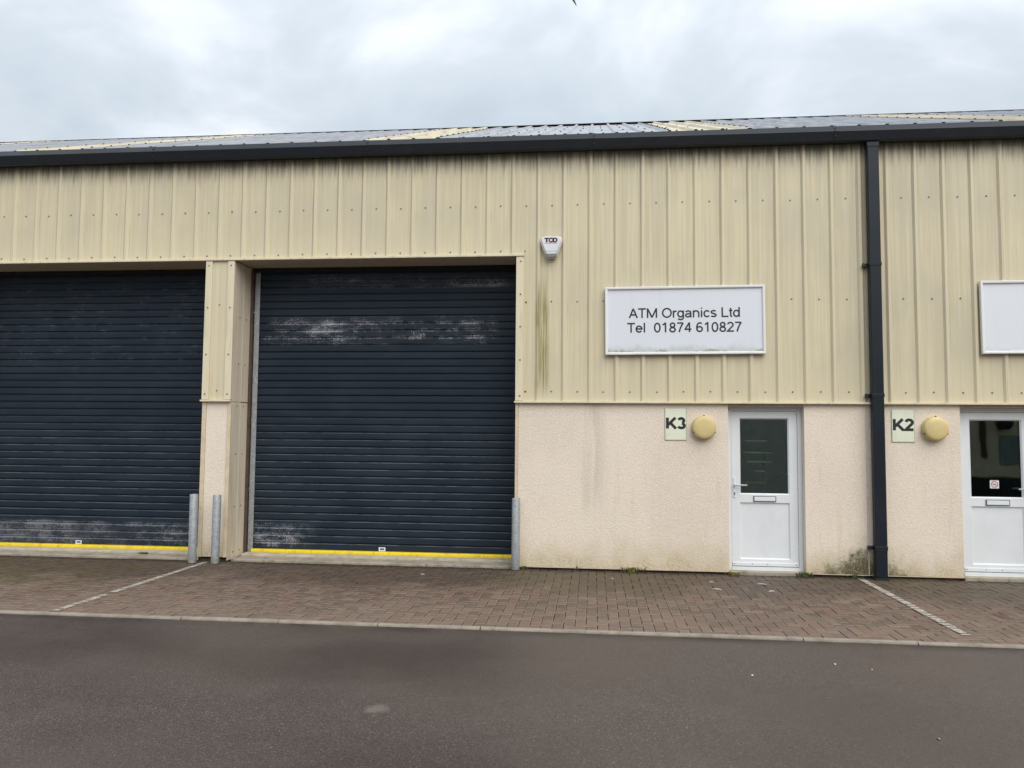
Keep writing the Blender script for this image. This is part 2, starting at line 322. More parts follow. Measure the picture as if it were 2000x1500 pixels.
M['sign'] = mat_sign('white_sign_panel'); M['signframe'] = mat_sign('white_sign_frame', (0.80, 0.80, 0.79), 2.70, 0.5)
M['sign2'] = mat_sign('white_sign_panel_weathered', (0.74, 0.76, 0.80), 2.76, 0.3)
M['ink'] = mat_plain('black_vinyl', (0.018, 0.018, 0.020), 0.45)
M['plate'] = mat_plain('pale_green_plate', (0.76, 0.79, 0.64), 0.35, var=0.04, scale=3, bump=0.01, dirt=((0.50, 0.55, 0.40), 0.3))
M['acrylic'] = mat_plain('clear_acrylic_edge', (0.44, 0.46, 0.37), 0.25)
M['lamp'] = mat_plain('yellowed_lamp_lens', (0.66, 0.53, 0.25), 0.38, var=0.06, scale=5, bump=0.03, dirt=((0.52, 0.42, 0.2), 0.35))
M['alarm'] = mat_plain('white_alarm_plastic', (0.74, 0.755, 0.77), 0.4, var=0.05, dirt=((0.55, 0.55, 0.5), 0.3))
M['strobe'] = mat_plain('grey_strobe_lens', (0.20, 0.205, 0.20), 0.3)
M['greyink'] = mat_plain('grey_print', (0.30, 0.29, 0.36), 0.5)
M['redink'] = mat_plain('dark_red_print', (0.13, 0.012, 0.028), 0.5)
M['redsign'] = mat_plain('red_print', (0.36, 0.05, 0.09), 0.5)
M['sticker'] = mat_plain('white_sticker', (0.75, 0.75, 0.76), 0.45)
M['blue'] = mat_plain('blue_print', (0.10, 0.12, 0.26), 0.5)
M['room'] = mat_plain('interior_paint', (0.42, 0.45, 0.43), 0.8)
M['shelf'] = mat_plain('pale_shelf_board', (0.85, 0.85, 0.83), 0.6)
M['wood'] = mat_plain('tan_shelf_board', (0.42, 0.30, 0.18), 0.6)
M['dark'] = mat_plain('black_fabric', (0.012, 0.012, 0.013), 0.9)
M['leaf'] = mat_plain('weed_leaf', (0.085, 0.12, 0.03), 0.7, var=0.4, scale=30)
M['leafy'] = mat_plain('yellow_weed_leaf', (0.20, 0.19, 0.035), 0.7, var=0.4, scale=30)
M['twig'] = mat_plain('dry_stem', (0.12, 0.08, 0.045), 0.9)
M['litter'] = mat_plain('pale_litter', (0.60, 0.56, 0.50), 0.8)
M['feather'] = mat_plain('dark_feather', (0.02, 0.02, 0.024), 0.8)
M['field'] = mat_plain('distant_yard', (0.07, 0.07, 0.055), 0.95, scale=0.05)
M['oppgrey'] = mat_plain('grey_green_shutter', (0.64, 0.69, 0.64), 0.6, scale=0.5, var=0.05)
M['pane'] = mat_plain('grey_blue_window', (0.22, 0.27, 0.28), 0.3)
M['opp'] = mat_plain('cream_opposite_cladding', (0.72, 0.65, 0.50), 0.6, scale=0.8)

# ------------------------------------------------------------------ mesh helpers
class MB:
    def __init__(s): s.v = []; s.f = []
    def box(s, x0, x1, y0, y1, z0, z1):
        i = len(s.v)
        s.v += [(x0, y0, z0), (x1, y0, z0), (x1, y1, z0), (x0, y1, z0), (x0, y0, z1), (x1, y0, z1), (x1, y1, z1), (x0, y1, z1)]
        s.f += [tuple(i + k for k in q) for q in ((3, 2, 1, 0), (4, 5, 6, 7), (0, 1, 5, 4), (1, 2, 6, 5), (2, 3, 7, 6), (3, 0, 4, 7))]
        return s
    def quad(s, a, b, c, d):
        i = len(s.v); s.v += [a, b, c, d]; s.f.append((i, i + 1, i + 2, i + 3)); return s
    def extr_x(s, prof, x0, x1, closed=True):                # prof: (y, z) list
        i = len(s.v); n = len(prof)
        s.v += [(x0, y, z) for y, z in prof] + [(x1, y, z) for y, z in prof]
        for k in range(n if closed else n - 1):
            q = (k + 1) % n; s.f.append((i + k, i + n + k, i + n + q, i + q))
        if closed: s.f += [tuple(i + k for k in range(n)), tuple(i + n + k for k in reversed(range(n)))]
        return s
    def loft(s, rings, cap0=True, cap1=True):
        i = len(s.v); n = len(rings[0])
        for r in rings: s.v += [tuple(p) for p in r]
        for a in range(len(rings) - 1):
            for k in range(n):
                q = (k + 1) % n; s.f.append((i + a * n + k, i + a * n + q, i + (a + 1) * n + q, i + (a + 1) * n + k))
        if cap0: s.f.append(tuple(i + k for k in reversed(range(n))))
        if cap1: s.f.append(tuple(i + (len(rings) - 1) * n + k for k in range(n)))
        return s
    def disc_y(s, cx, cz, prof, n=40):                       # lathe about the Y axis: prof (r, y)
        return s.loft([[(cx + r * math.cos(2 * math.pi * k / n), y, cz + r * math.sin(2 * math.pi * k / n)) for k in range(n)] for r, y in prof])
    def tube_z(s, cx, cy, prof, n=28):                       # lathe about Z: prof (r, z)
        return s.loft([[(cx + r * math.cos(2 * math.pi * k / n), cy + r * math.sin(2 * math.pi * k / n), z) for k in range(n)] for r, z in prof])
    def build(s, name, mat, parent=None, bevel=0.0, smooth=False, kind=None, fix=True, seg=2):
        me = bpy.data.meshes.new(name); me.from_pydata(s.v, [], s.f); me.update()
        if fix:
            bm = bmesh.new(); bm.from_mesh(me); bmesh.ops.recalc_face_normals(bm, faces=bm.faces); bm.to_mesh(me); bm.free()
        me.materials.append(mat)
        if smooth:
            for p in me.polygons: p.use_smooth = True
            me.set_sharp_from_angle(angle=R(40))
        o = bpy.data.objects.new(name, me); COL.objects.link(o)
        if parent: o.parent = parent
        if bevel:
            b = o.modifiers.new('bevel', 'BEVEL'); b.width = bevel; b.segments = seg; b.limit_method = 'ANGLE'; b.angle_limit = R(40)
        if kind: o['kind'] = kind
        return o
def box(name, mat, parent, x0, x1, y0, y1, z0, z1, bevel=0.0, kind=None):
    return MB().box(x0, x1, y0, y1, z0, z1).build(name, mat, parent, bevel, kind=kind)
def tag(o, label, cat, group=None):
    o['label'] = label; o['category'] = cat
    if group: o['group'] = group
    return o
def empty(name, loc=(0, 0, 0)):
    o = bpy.data.objects.new(name, None); o.location = loc; o.empty_display_size = 0.2; COL.objects.link(o); return o
def rel(o, parent):                                          # parent keeping world coordinates
    o.parent = parent; o.matrix_parent_inverse = Matrix.Translation(parent.location).inverted() if parent.type == 'EMPTY' else Matrix.Identity(4); return o
def arc(cx, cy, rx, ry, a0, a1, n=18):
    return [(cx + rx * math.cos(R(a0 + (a1 - a0) * k / n)), cy + ry * math.sin(R(a0 + (a1 - a0) * k / n))) for k in range(n + 1)]
GLYPH = {   # advance, centre-line strokes; cap height is 1
 'A': (.932, [[(.06, 0), (.466, .97)], [(.466, .97), (.87, 0)], [(.20, .33), (.73, .33)]]),
 'T': (.853, [[(.03, .94), (.82, .94)], [(.426, .90), (.426, 0)]]),
 'M': (1.163, [[(.13, 0), (.13, 1)], [(.14, .96), (.58, .04)], [(.58, .04), (1.02, .96)], [(1.03, 1), (1.03, 0)]]),
 'O': (1.087, [arc(.543, .5, .43, .445, 0, 360, 32)]), 'D': (1.0, [[(.15, 0), (.15, 1)], [(.15, .93), (.45, .93)] + arc(.45, .5, .38, .43, 88, -88) + [(.45, .07), (.15, .07)]]),
 'r': (.465, [[(.12, 0), (.12, .725)], arc(.37, .40, .25, .265, 180, 72, 10)]),
 'g': (.777, [arc(.37, .37, .265, .30, 0, 360, 28), [(.645, .725), (.645, .0)] + arc(.38, -.04, .265, .165, 0, -160, 14)]),
 'a': (.777, [arc(.37, .50, .245, .17, 165, 0, 14) + [(.615, .15), (.66, 0)], [(.60, .41), (.42, .385)] + arc(.31, .215, .20, .155, 90, 280, 14) + [(.46, .09), (.60, .22)]]),
 'n': (.777, [[(.12, 0), (.12, .725)], arc(.385, .42, .265, .25, 180, 0, 16) + [(.65, 0)]]),
 'i': (.31, [[(.155, 0), (.155, .725)], [(.155, .87), (.155, 1.0)]]), 'l': (.31, [[(.155, 0), (.155, 1)]]),
 'c': (.698, [arc(.37, .3625, .27, .305, 38, 322, 26)]),
 's': (.698, [arc(.345, .53, .225, .14, 25, 265, 16) + arc(.345, .205, .245, .145, 82, -158, 16)]),
 'L': (.777, [[(.13, 1), (.13, .06), (.74, .06)]]), 't': (.388, [[(.19, .93), (.19, .18)] + arc(.31, .18, .12, .125, 185, 285, 8), [(.02, .67), (.36, .67)]]),
 'd': (.777, [arc(.37, .3625, .265, .305, 0, 360, 28), [(.645, 0), (.645, 1)]]),
 'e': (.777, [[(.11, .375), (.67, .375)] + arc(.385, .3625, .285, .305, 4, 325, 26)]),
 '0': (.777, [arc(.388, .49, .27, .445, 0, 360, 32)]), '1': (.777, [[(.15, .76), (.33, .86), (.44, .99)], [(.445, 1), (.445, 0)]]),
 '8': (.777, [arc(.388, .735, .215, .205, 0, 360, 26), arc(.388, .265, .265, .22, 0, 360, 28)]),
 '7': (.777, [[(.07, .94), (.69, .94)], [(.69, .93), (.52, .68), (.39, .40), (.31, .15), (.28, 0)]]),
 '4': (.777, [[(.54, 0), (.54, 1)], [(.52, .96), (.10, .29)], [(.04, .29), (.74, .29)]]),
 '6': (.777, [arc(.395, .30, .265, .245, 0, 360, 26), arc(.42, .48, .30, .455, 200, 52, 16)]),
 '2': (.777, [arc(.38, .70, .265, .235, 168, -35, 16) + [(.40, .37), (.10, .06), (.73, .06)]]),
 '3': (.777, [arc(.36, .735, .23, .20, 162, -72, 16), arc(.37, .265, .27, .20, 82, -162, 18)]),
 'K': (1.0, [[(.16, 0), (.16, 1)], [(.86, 1.0), (.20, .33)], [(.42, .52), (.90, 0)]]), ' ': (.388, [])}
def lettering(text, mat, x0, x1, zb, cap, y, parent, hw=0.078, name='letter'):
    tot = sum(GLYPH[c][0] for c in text); k = (x1 - x0) / (tot - 0.12); x = x0 - 0.06 * k
    for c in text:
        adv, strokes = GLYPH[c]
        if strokes:
            mb = MB()
            for q, st in enumerate(strokes):
                n = len(st); closed = n > 3 and math.dist(st[0], st[-1]) < 1e-6
                if closed: st = st[:-1]; n -= 1
                L_, R_ = [], []
                for i in range(n):
                    a = st[i - 1] if (i or closed) else None; b = st[(i + 1) % n] if (i < n - 1 or closed) else None; p = st[i]
                    d1 = Vector((p[0] - a[0], p[1] - a[1])).normalized() if a else None; d2 = Vector((b[0] - p[0], b[1] - p[1])).normalized() if b else None
                    d1 = d1 or d2; d2 = d2 or d1
                    nn = (Vector((-d1.y, d1.x)) + Vector((-d2.y, d2.x)))
                    nn = nn.normalized() if nn.length > 1e-6 else Vector((-d1.y, d1.x))
                    mt = hw / max(0.4, nn.dot(Vector((-d1.y, d1.x))))
                    L_.append((p[0] + nn.x * mt, p[1] + nn.y * mt)); R_.append((p[0] - nn.x * mt, p[1] - nn.y * mt))
                f = lambda u: (x + u[0] * k, y - 0.00015 * q, zb + u[1] * cap)
                for i in range(n if closed else n - 1):
                    w_ = (i + 1) % n; mb.quad(f(R_[i]), f(R_[w_]), f(L_[w_]), f(L_[i]))
            mb.build(name, mat, parent, fix=False)
        x += adv * k

# ================================================================== THE SETTING
XL, XR = -9.0, 22.0
g = MB().quad((-500, -500, -0.075), (500, -500, -0.075), (500, 500, -0.075), (-500, 500, -0.075)).build('ground', M['field'], kind='structure')
road = MB().quad((-60, -30, -0.020), (70, -30, -0.020), (70, -3.0985, -0.020), (-60, -3.0985, -0.020)).build('road', M['asphalt'], kind='structure')
paving = MB().box(XL, XR, -3.05, 0.02, -0.06, -0.014).build('paving', M['bed'], kind='structure')
kerb = MB().box(XL, XR, -3.10, -3.042, -0.07, -0.03).build('kerb', M['bed'], kind='structure')

# kerb stones, 915 mm long edging with a rounded nose
KP = 0.914
prof = [(-3.104, -0.05), (-3.104, -0.014), (-3.099, -0.003), (-3.088, 0.001), (-3.048, 0.0), (-3.0465, -0.002), (-3.0465, -0.05)]
kme = None; k0 = 3.559 - 12 * KP
for i in range(32):
    if kme is None:
        o = MB().extr_x(prof, 0.003, KP - 0.003).build('kerb_stone', M['kerb'], kerb); kme = o.data
    else:
        o = bpy.data.objects.new('kerb_stone', kme); COL.objects.link(o); o.parent = kerb
    o.location = (k0 + i * KP, random.uniform(-0.003, 0.003), random.uniform(-0.003, 0.002)); o.rotation_euler = (0, random.uniform(-0.0015, 0.0015), random.uniform(-0.0025, 0.0025))

# block paving, 200 x 100 mm in right-angled herringbone
U = 0.1; CH = 0.007; JT = 0.0036
def block(w, d):
    a, b = w / 2 - JT, d / 2 - JT; a2, b2 = a - CH, b - CH
    v = [(-a, -b, -0.03), (a, -b, -0.03), (a, b, -0.03), (-a, b, -0.03), (-a, -b, -0.0035), (a, -b, -0.0035), (a, b, -0.0035), (-a, b, -0.0035), (-a2, -b2, 0), (a2, -b2, 0), (a2, b2, 0), (-a2, b2, 0)]
    f = [(0, 1, 5, 4), (1, 2, 6, 5), (2, 3, 7, 6), (3, 0, 4, 7), (4, 5, 9, 8), (5, 6, 10, 9), (6, 7, 11, 10), (7, 4, 8, 11), (8, 9, 10, 11)]
    return v, f
X0, Y0 = -8.06, -3.044
nx, ny = int((21.0 - X0) / U), int(round((0.0 - Y0) / U))
bricks = []
def clipb(cx, cy, w, d):
    lo, hi = max(cy - d / 2, Y0), min(cy + d / 2, 0.015)
    if hi - lo < 0.03: return
    bricks.append((cx, (lo + hi) / 2, w, hi - lo))
for i in range(-2, nx + 2):
    for j in range(-2, ny + 2):
        t = (i - j) % 4
        if t == 0: clipb(X0 + (i + 1) * U, Y0 + (j + 0.5) * U, 2 * U, U)
        elif t == 3: clipb(X0 + (i + 0.5) * U, Y0 + (j + 1) * U, U, 2 * U)
CP = Vector((8.2045, -10.051, 1.6706))
def infr(x, y):
    v = Vector((x, y, 0)) - CP; d_ = v.dot(c_w); return abs(v.dot(c_r) / d_) < 0.63
def weight(b):
    x, y, w_, d_ = b; dist = math.hypot(x - CP.x, y - CP.y)
    full = (abs(w_ * d_ - 0.02) < 1e-4)
    return (0 if infr(x, y) else 100) + (0 if full else 50) + dist
bricks.sort(key=weight)
shared = {}
rest_v, rest_f = [], []
for k, (x, y, w_, d_) in enumerate(bricks):
    dz = random.uniform(-0.0035, 0.0022)
    tx, ty = random.uniform(-0.016, 0.016), random.uniform(-0.014, 0.014); rz = random.uniform(-0.008, 0.008)
    jx, jy = random.uniform(-0.001, 0.001), random.uniform(-0.001, 0.001)
    if k < 300:
        key = 'h' if w_ > d_ else 'v'
        if key not in shared:
            v, f = block(w_, d_); me = bpy.data.meshes.new('paver'); me.from_pydata(v, [], f); me.materials.append(M['paver_o']); me.materials.append(M['paver_oa']); shared[key] = me
            for q in (4, 5, 6, 7): me.polygons[q].material_index = 1
        o = bpy.data.objects.new('paver', shared[key]); COL.objects.link(o); o.parent = paving
        o.location = (x + jx, y + jy, dz); o.rotation_euler = (tx, ty, rz)
    else:
        v, f = block(w_, d_); mt = Matrix.Translation((x + jx, y + jy, dz)) @ Matrix.Rotation(rz, 4, 'Z') @ Matrix.Rotation(ty, 4, 'Y') @ Matrix.Rotation(tx, 4, 'X')
        n0 = len(rest_v); rest_v += [tuple(mt @ Vector(q)) for q in v]; rest_f += [tuple(n0 + q for q in ff) for ff in f]
me = bpy.data.meshes.new('paver_field'); me.from_pydata(rest_v, [], rest_f); me.materials.append(M['paver_i']); me.materials.append(M['paver_ia'])
me.polygons.foreach_set('material_index', [1 if (q % 9) in (4, 5, 6, 7) else 0 for q in range(len(rest_f))])
pf = bpy.data.objects.new('paver_field', me); COL.objects.link(pf); pf.parent = paving; pf['kind'] = 'stuff'

# worn bay lines, painted block by block
def bay_line(name, xc, hw, y0, y1, keep):
    mb = MB()
    for (x, y, w_, d_) in bricks:
        a0, a1 = max(x - w_ / 2 + 0.009, xc - hw), min(x + w_ / 2 - 0.009, xc + hw)
        b0, b1 = max(y - d_ / 2 + 0.012, y0), min(y + d_ / 2 - 0.012, y1)
        if a1 - a0 < 0.015 or b1 - b0 < 0.02: continue
        if random.random() > keep(y): continue
        j = lambda: random.uniform(-0.006, 0.006)
        mb.quad((a0 + j(), b0, 0.0045), (a1 + j(), b0, 0.0045), (a1 + j(), b1, 0.0045), (a0 + j(), b1, 0.0045))
    o = mb.build(name, M['paint'], None, fix=False); o['kind'] = 'structure'; return o
bay_line('painted_bay_line', 3.185, 0.040, -3.02, -0.10, lambda y: 1.0 if y > -1.2 else 0.82)
bay_line('painted_bay_line', 11.388, 0.040, -2.80, -0.10, lambda y: 1.0 if y > -1.0 else 0.92)

# ================================================================== THE BUILDING
B = empty('industrial_building', (6.0, 0.0, 0.0))
tag(B, 'long cream ribbed-metal industrial unit building with rendered base and two dark roller shutters', 'building')
def bpart(o): return rel(o, B)
TOPZ = 5.47
OPEN = [(-0.80, 3.00), (3.404, 7.203)]
def zbot(x):
    return 4.022 if -0.86 < x < 7.262 else 2.122
# --- cladding sheets (outside ribs halfway between the screw lines)
RB, RT, RD = 0.040, 0.0145, 0.024
def rib_profile(xa, xb, depth=RD, rb=RB, rt=RT):
    pts = []
    i = math.floor(xa / P) - 1
    while i * P < xb + P:
        c = (i + 0.5) * P
        for dx, dy in ((-rb, 0), (-rt - 0.003, -depth + 0.002), (-rt, -depth), (rt, -depth), (rt + 0.003, -depth + 0.002), (rb, 0)): pts.append((c + dx, dy))
        i += 1
    def yat(x):
        for (p0, p1) in zip(pts, pts[1:]):
            if p0[0] <= x <= p1[0]: t = (x - p0[0]) / max(1e-9, p1[0] - p0[0]); return p0[1] + t * (p1[1] - p0[1])
        return 0.0
    return [(xa, yat(xa))] + [q for q in pts if xa + 1e-6 < q[0] < xb - 1e-6] + [(xb, yat(xb))], yat
for j in range(-9, 21):
    xa, xb = (3 * j + 0.5) * P, (3 * j + 3.5) * P
    pr, yat = rib_profile(xa, xb)
    brk = [b for b in (-0.86, 7.262) if xa < b < xb]
    pr = sorted(pr + [(b, yat(b)) for b in brk])
    mb = MB(); off = random.uniform(-0.0012, 0.0012)
    # swage lines: two shallow stiffening steps in each pan
    for (a, b) in zip(pr, pr[1:]):
        z0 = zbot((a[0] + b[0]) / 2)
        mb.quad((a[0], a[1] + off, z0), (b[0], b[1] + off, z0), (b[0], b[1] + off, TOPZ), (a[0], a[1] + off, TOPZ))
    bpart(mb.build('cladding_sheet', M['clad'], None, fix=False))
# pier panel between the two shutter openings
bpart(box('pier_panel', M['clad'], None, 3.09, 3.312, -0.012, 0.02, 2.122, 3.995, 0.003))
bpart(MB().extr_x([(-0.013, 0), (-0.026, 0), (-0.026, 0.01), (-0.013, 0.01)], 0, 0.01).build('panel_step', M['clad'], None)) if False else None

# --- screws
sm = MB()
def screw(x, z, y=0.0, r=0.0105):
    sm.disc_y(x, z, [(r, y + 0.001), (r, y - 0.003), (r * 0.62, y - 0.004), (r * 0.55, y - 0.009)], 8)
for i in range(-25, 64):
    x = i * P
    if i != 35: screw(x + random.uniform(-.004, .004), 4.668 + random.uniform(-.006, .006), -0.001)
    if -0.8 < x < 7.2: screw(x + random.uniform(-.006, .006), 4.068 + random.uniform(-.005, .005), -0.001)
    elif x > 7.3 and i != 35 or x < -0.9:
        if not (8.36 < x < 10.3 or 12.9 < x < 14.8): screw(x + random.uniform(-.004, .004), 3.405 + random.uniform(-.006, .006), -0.001)
        screw(x + random.uniform(-.005, .005), 2.247 + random.uniform(-.005, .005), -0.001)
screw(7.335, 3.40, -0.001); screw(7.335, 2.247, -0.001); screw(7.315, 4.06, -0.032)
for z in (3.93, 3.36, 2.73, 2.20):
    screw(3.045, z, -0.036); screw(3.357, z, -0.036)
for z in (3.93, 3.50, 3.08, 2.65, 2.19): screw(7.262, z, -0.036)
screw(3.20, 3.40, -0.012); screw(3.20, 2.245, -0.012)
bpart(sm.build('cladding_screws', M['screw'], None, kind='stuff'))

# --- flashings
bpart(box('lintel_flashing', M['trim'], None, -0.90, 7.305, -0.046, -0.002, 3.996, 4.024, 0.004))
for a, b in OPEN:
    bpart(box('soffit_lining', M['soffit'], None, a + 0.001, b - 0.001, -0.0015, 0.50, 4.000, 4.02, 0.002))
for a, b in ((3.000, 3.092), (3.31, 3.404), (7.203, 7.300), (-0.90, -0.80)):
    bpart(box('jamb_flashing', M['trim'], None, a, b, -0.034, 0.03, 2.125, 3.994, 0.003))
for a, b in ((-9.0, -0.80), (2.985, 3.404), (7.19, 22.0)):
    bpart(box('drip_flashing', M['trim'], None, a, b, -0.050, 0.03, 2.098, 2.121, 0.003))
for x in (9.72, 13.06, 3.2):
    pass
# reveal linings at the shutter openings (two overlapping boards each)
for xa, xb in ((3.386, 3.4035), (7.2045, 7.222), (-0.8185, -0.801), (2.981, 2.9985)):
    inner = 0.0025 if xa == 3.386 else 0.0
    for za, zb_ in ((0.005, 2.098), (2.102, 3.993)):
        bpart(box('reveal_lining', M['reveal'], None, xa, xb, 0.031, 0.27, za, zb_, 0.002))
        bpart(box('reveal_lining', M['reveal'], None, xa + inner, xb + inner, 0.2705, 0.486, za + 0.007, zb_ - 0.002, 0.002))
rs = MB()
for z in (0.10, 0.70, 1.40, 2.05, 2.62, 3.25):
    for y in (0.17, 0.36): rs.loft([[(3.404 + h, y + r * math.cos(2 * math.pi * k / 8), z + random.uniform(-.0, .0) + r * math.sin(2 * math.pi * k / 8)) for k in range(8)] for r, h in ((0.010, 0), (0.010, 0.006), (0.006, 0.009))])
bpart(rs.build('reveal_screws', M['screw'], None, kind='stuff'))

# --- rendered base walls
RY = 0.006
DOORS = [(9.868, 10.783), (12.613, 13.528)]
for a, b in ((-9.0, -0.86), (3.056, 3.350), (7.242, 9.868), (10.783, 11.512), (11.526, 11.728), (11.742, 12.613), (13.528, 22.0)):
    y1 = 0.24 if b - a > 0.35 else 0.12
    bpart(box('render_wall', M['render'], None, a, b, RY, y1, 0.05 if a == 3.056 else 0.034, 2.0975, 0.004))
for a, b in ((3.000, 3.055), (3.351, 3.4035), (7.204, 7.241)):
    bpart(box('corner_bead', M['bead'], None, a, b, -0.006, 0.03, 0.048, 2.097, 0.004))
for a, b in ((11.5125, 11.5255), (11.7285, 11.7415)):
    bpart(box('stop_bead', M['whitebead'], None, a, b, 0.0, 0.03, 0.034, 2.097, 0.002))
for a, b in ((-9.0, -0.86), (3.02, 3.385), (7.21, 9.868), (10.783, 12.613), (13.528, 22.0)):
    if a != 3.02: bpart(box('base_bead', M['bead'], None, a + 0.001, b - 0.001, -0.001, 0.05, 0.026, 0.0335, 0.001))
    bpart(box('brick_plinth', M['plinth'], None, a + 0.002, b - 0.002, 0.035, 0.2, -0.06, 0.0255))
for a, b in DOORS:
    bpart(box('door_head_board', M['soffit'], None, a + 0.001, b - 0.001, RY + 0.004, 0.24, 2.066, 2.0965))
    bpart(box('door_step', M['concrete'], None, a + 0.001, b - 0.001, -0.012, 0.24, -0.05, 0.038, 0.006))

# --- shutter thresholds
for a, b in OPEN:
    bpart(box('threshold_apron', M['concrete'], None, a + 0.03, b - 0.005, 0.06, 0.36, -0.06, 0.020, 0.008))
    bpart(box('threshold_lip', M['concrete_lip'], None, a + 0.03, b - 0.005, 0.36, 0.62, -0.06, 0.047, 0.008))
    bpart(box('lintel_shade_box', M['dark'], None, a + 0.04, b + 0.05, 0.4865, 0.530, 3.948, 4.3))  # black box hung low, drawing the shadow above the slats
bpart(box('jamb_post', M['brown'], None, 3.39, 3.44, 0.488, 0.53, 0.02, 3.985))
bpart(box('jamb_post', M['brown'], None, -0.815, -0.765, 0.488, 0.53, 0.02, 3.985))
bpart(box('jamb_post', M['brown'], None, 7.196, 7.226, 0.488, 0.53, 0.02, 3.985))

# --- roller shutters
SY = 0.555                                                    # curtain face
SL = 0.1012
sp = []
H = SL
sp = [(0.008, 0.0), (0.0, 0.0025), (-0.0008, 0.008), (-0.0015, 0.025), (-0.0017, 0.040), (-0.0015, 0.055), (-0.0008, 0.074), (0.0, 0.0800), (0.004, 0.0820), (0.018, 0.0832), (0.019, 0.1008), (0.025, 0.1008), (0.025, 0.0)]
for n_, (a, b) in enumerate(OPEN):
    xa, xb = a + 0.105, b + 0.0
    sh = MB().box(xa - 0.02, xb + 0.02, SY + 0.028, SY + 0.038, 0.05, 4.2).build('roller_shutter', M['dark'], None); bpart(sh)
    sh['label'] = ('dark navy roller shutter with flaked white bands, between the two narrow posts' if n_ else 'dark navy roller shutter at the left edge with scuffed foot')
    o0 = None
    for k in range(40):
        if o0 is None:
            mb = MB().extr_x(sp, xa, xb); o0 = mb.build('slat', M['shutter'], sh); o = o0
        else:
            o = bpy.data.objects.new('slat', o0.data); COL.objects.link(o); o.parent = sh
        o.location = (0, SY + random.uniform(-0.0015, 0.0015), 0.0965 + k * SL)
        o.rotation_euler = (random.uniform(-0.012, 0.012), 0, 0)
    zb = 0.040
    bprof = [(SY - 0.050, zb + 0.008), (SY - 0.052, zb + 0.02), (SY - 0.050, zb + 0.040), (SY - 0.044, zb + 0.048), (SY - 0.03, zb + 0.053), (SY + 0.02, zb + 0.055), (SY + 0.02, zb + 0.004), (SY - 0.044, zb + 0.004)]
    MB().extr_x(bprof, xa, xb).build('bottom_bar', M['yellow'], sh, 0.003)
    MB().box(xa, xb, SY - 0.040, SY + 0.01, zb - 0.012, zb + 0.0035).build('rubber_seal', M['rubber'], sh)
    for s_, x_ in ((1, a + 0.045), (-1, b + 0.035)):
        # galvanised channel: flat face with two returned edges
        gp = [(x_, 0.531), (x_ + s_ * 0.072, 0.531), (x_ + s_ * 0.072, 0.545), (x_ + s_ * 0.066, 0.545), (x_ + s_ * 0.066, 0.5365), (x_ + s_ * 0.006, 0.5365), (x_ + s_ * 0.006, 0.60), (x_, 0.60)]
        MB().loft([[(q[0], q[1], z) for q in gp] for z in (0.03, 3.945)]).build('guide_rail', M['galv'], sh, 0.0015)
    lx = 5.30 if n_ else 0.905
    st = MB().box(lx, lx + 0.092, SY - 0.0538, SY - 0.0525, 0.101, 0.150)
    st = MB().box(lx, lx + 0.092, SY - 0.0088, SY - 0.0075, 0.098, 0.150).build('label_sticker', M['sticker'], sh)
    MB().box(lx + 0.016, lx + 0.076, SY - 0.0102, SY - 0.0092, 0.112, 0.138).build('sticker_print', M['blue'], sh, 0.0)

# --- gutter in three-metre lengths
gp = [(0.012, 5.368), (-0.128, 5.345), (-0.150, 5.357), (-0.186, 5.468), (-0.130, 5.553), (-0.114, 5.553), (-0.168, 5.468), (-0.136, 5.368), (-0.12, 5.36), (0.012, 5.38)]
for k in range(-6, 5):
    x0 = 8.199 + k * 2.97
    o = MB().extr_x(gp, x0 + 0.0015, x0 + 2.97 - 0.0015).build('gutter_length', M['gutter'], None, 0.004); bpart(o)
    o.location.z += random.uniform(-0.003, 0.003); 
    # jointing strap with bolt heads
    sp2 = [(y - (0.003 if i in (1, 2, 3, 4) else 0), z + (0.0025 if i == 4 else (-0.003 if i == 1 else 0))) for i, (y, z) in enumerate(gp[:5])]
    sq = sp2 + [(-0.130, 5.549), (-0.182, 5.466), (-0.147, 5.362), (-0.126, 5.35), (0.012, 5.372)]
    s_ = MB().extr_x(sq, x0 - 0.018, x0 + 0.018).build('gutter_strap', M['gutter'], None); bpart(s_)
    bb = MB(); bb.disc_y(x0 + 0.002, 5.405, [(0.010, -0.160), (0.010, -0.177), (0.006, -0.180)], 8)
    bb.disc_y(x0, 5.51, [(0.010, -0.150), (0.010, -0.170), (0.006, -0.173)], 8)
    bpart(bb.build('strap_bolts', M['black'], None, kind='stuff'))

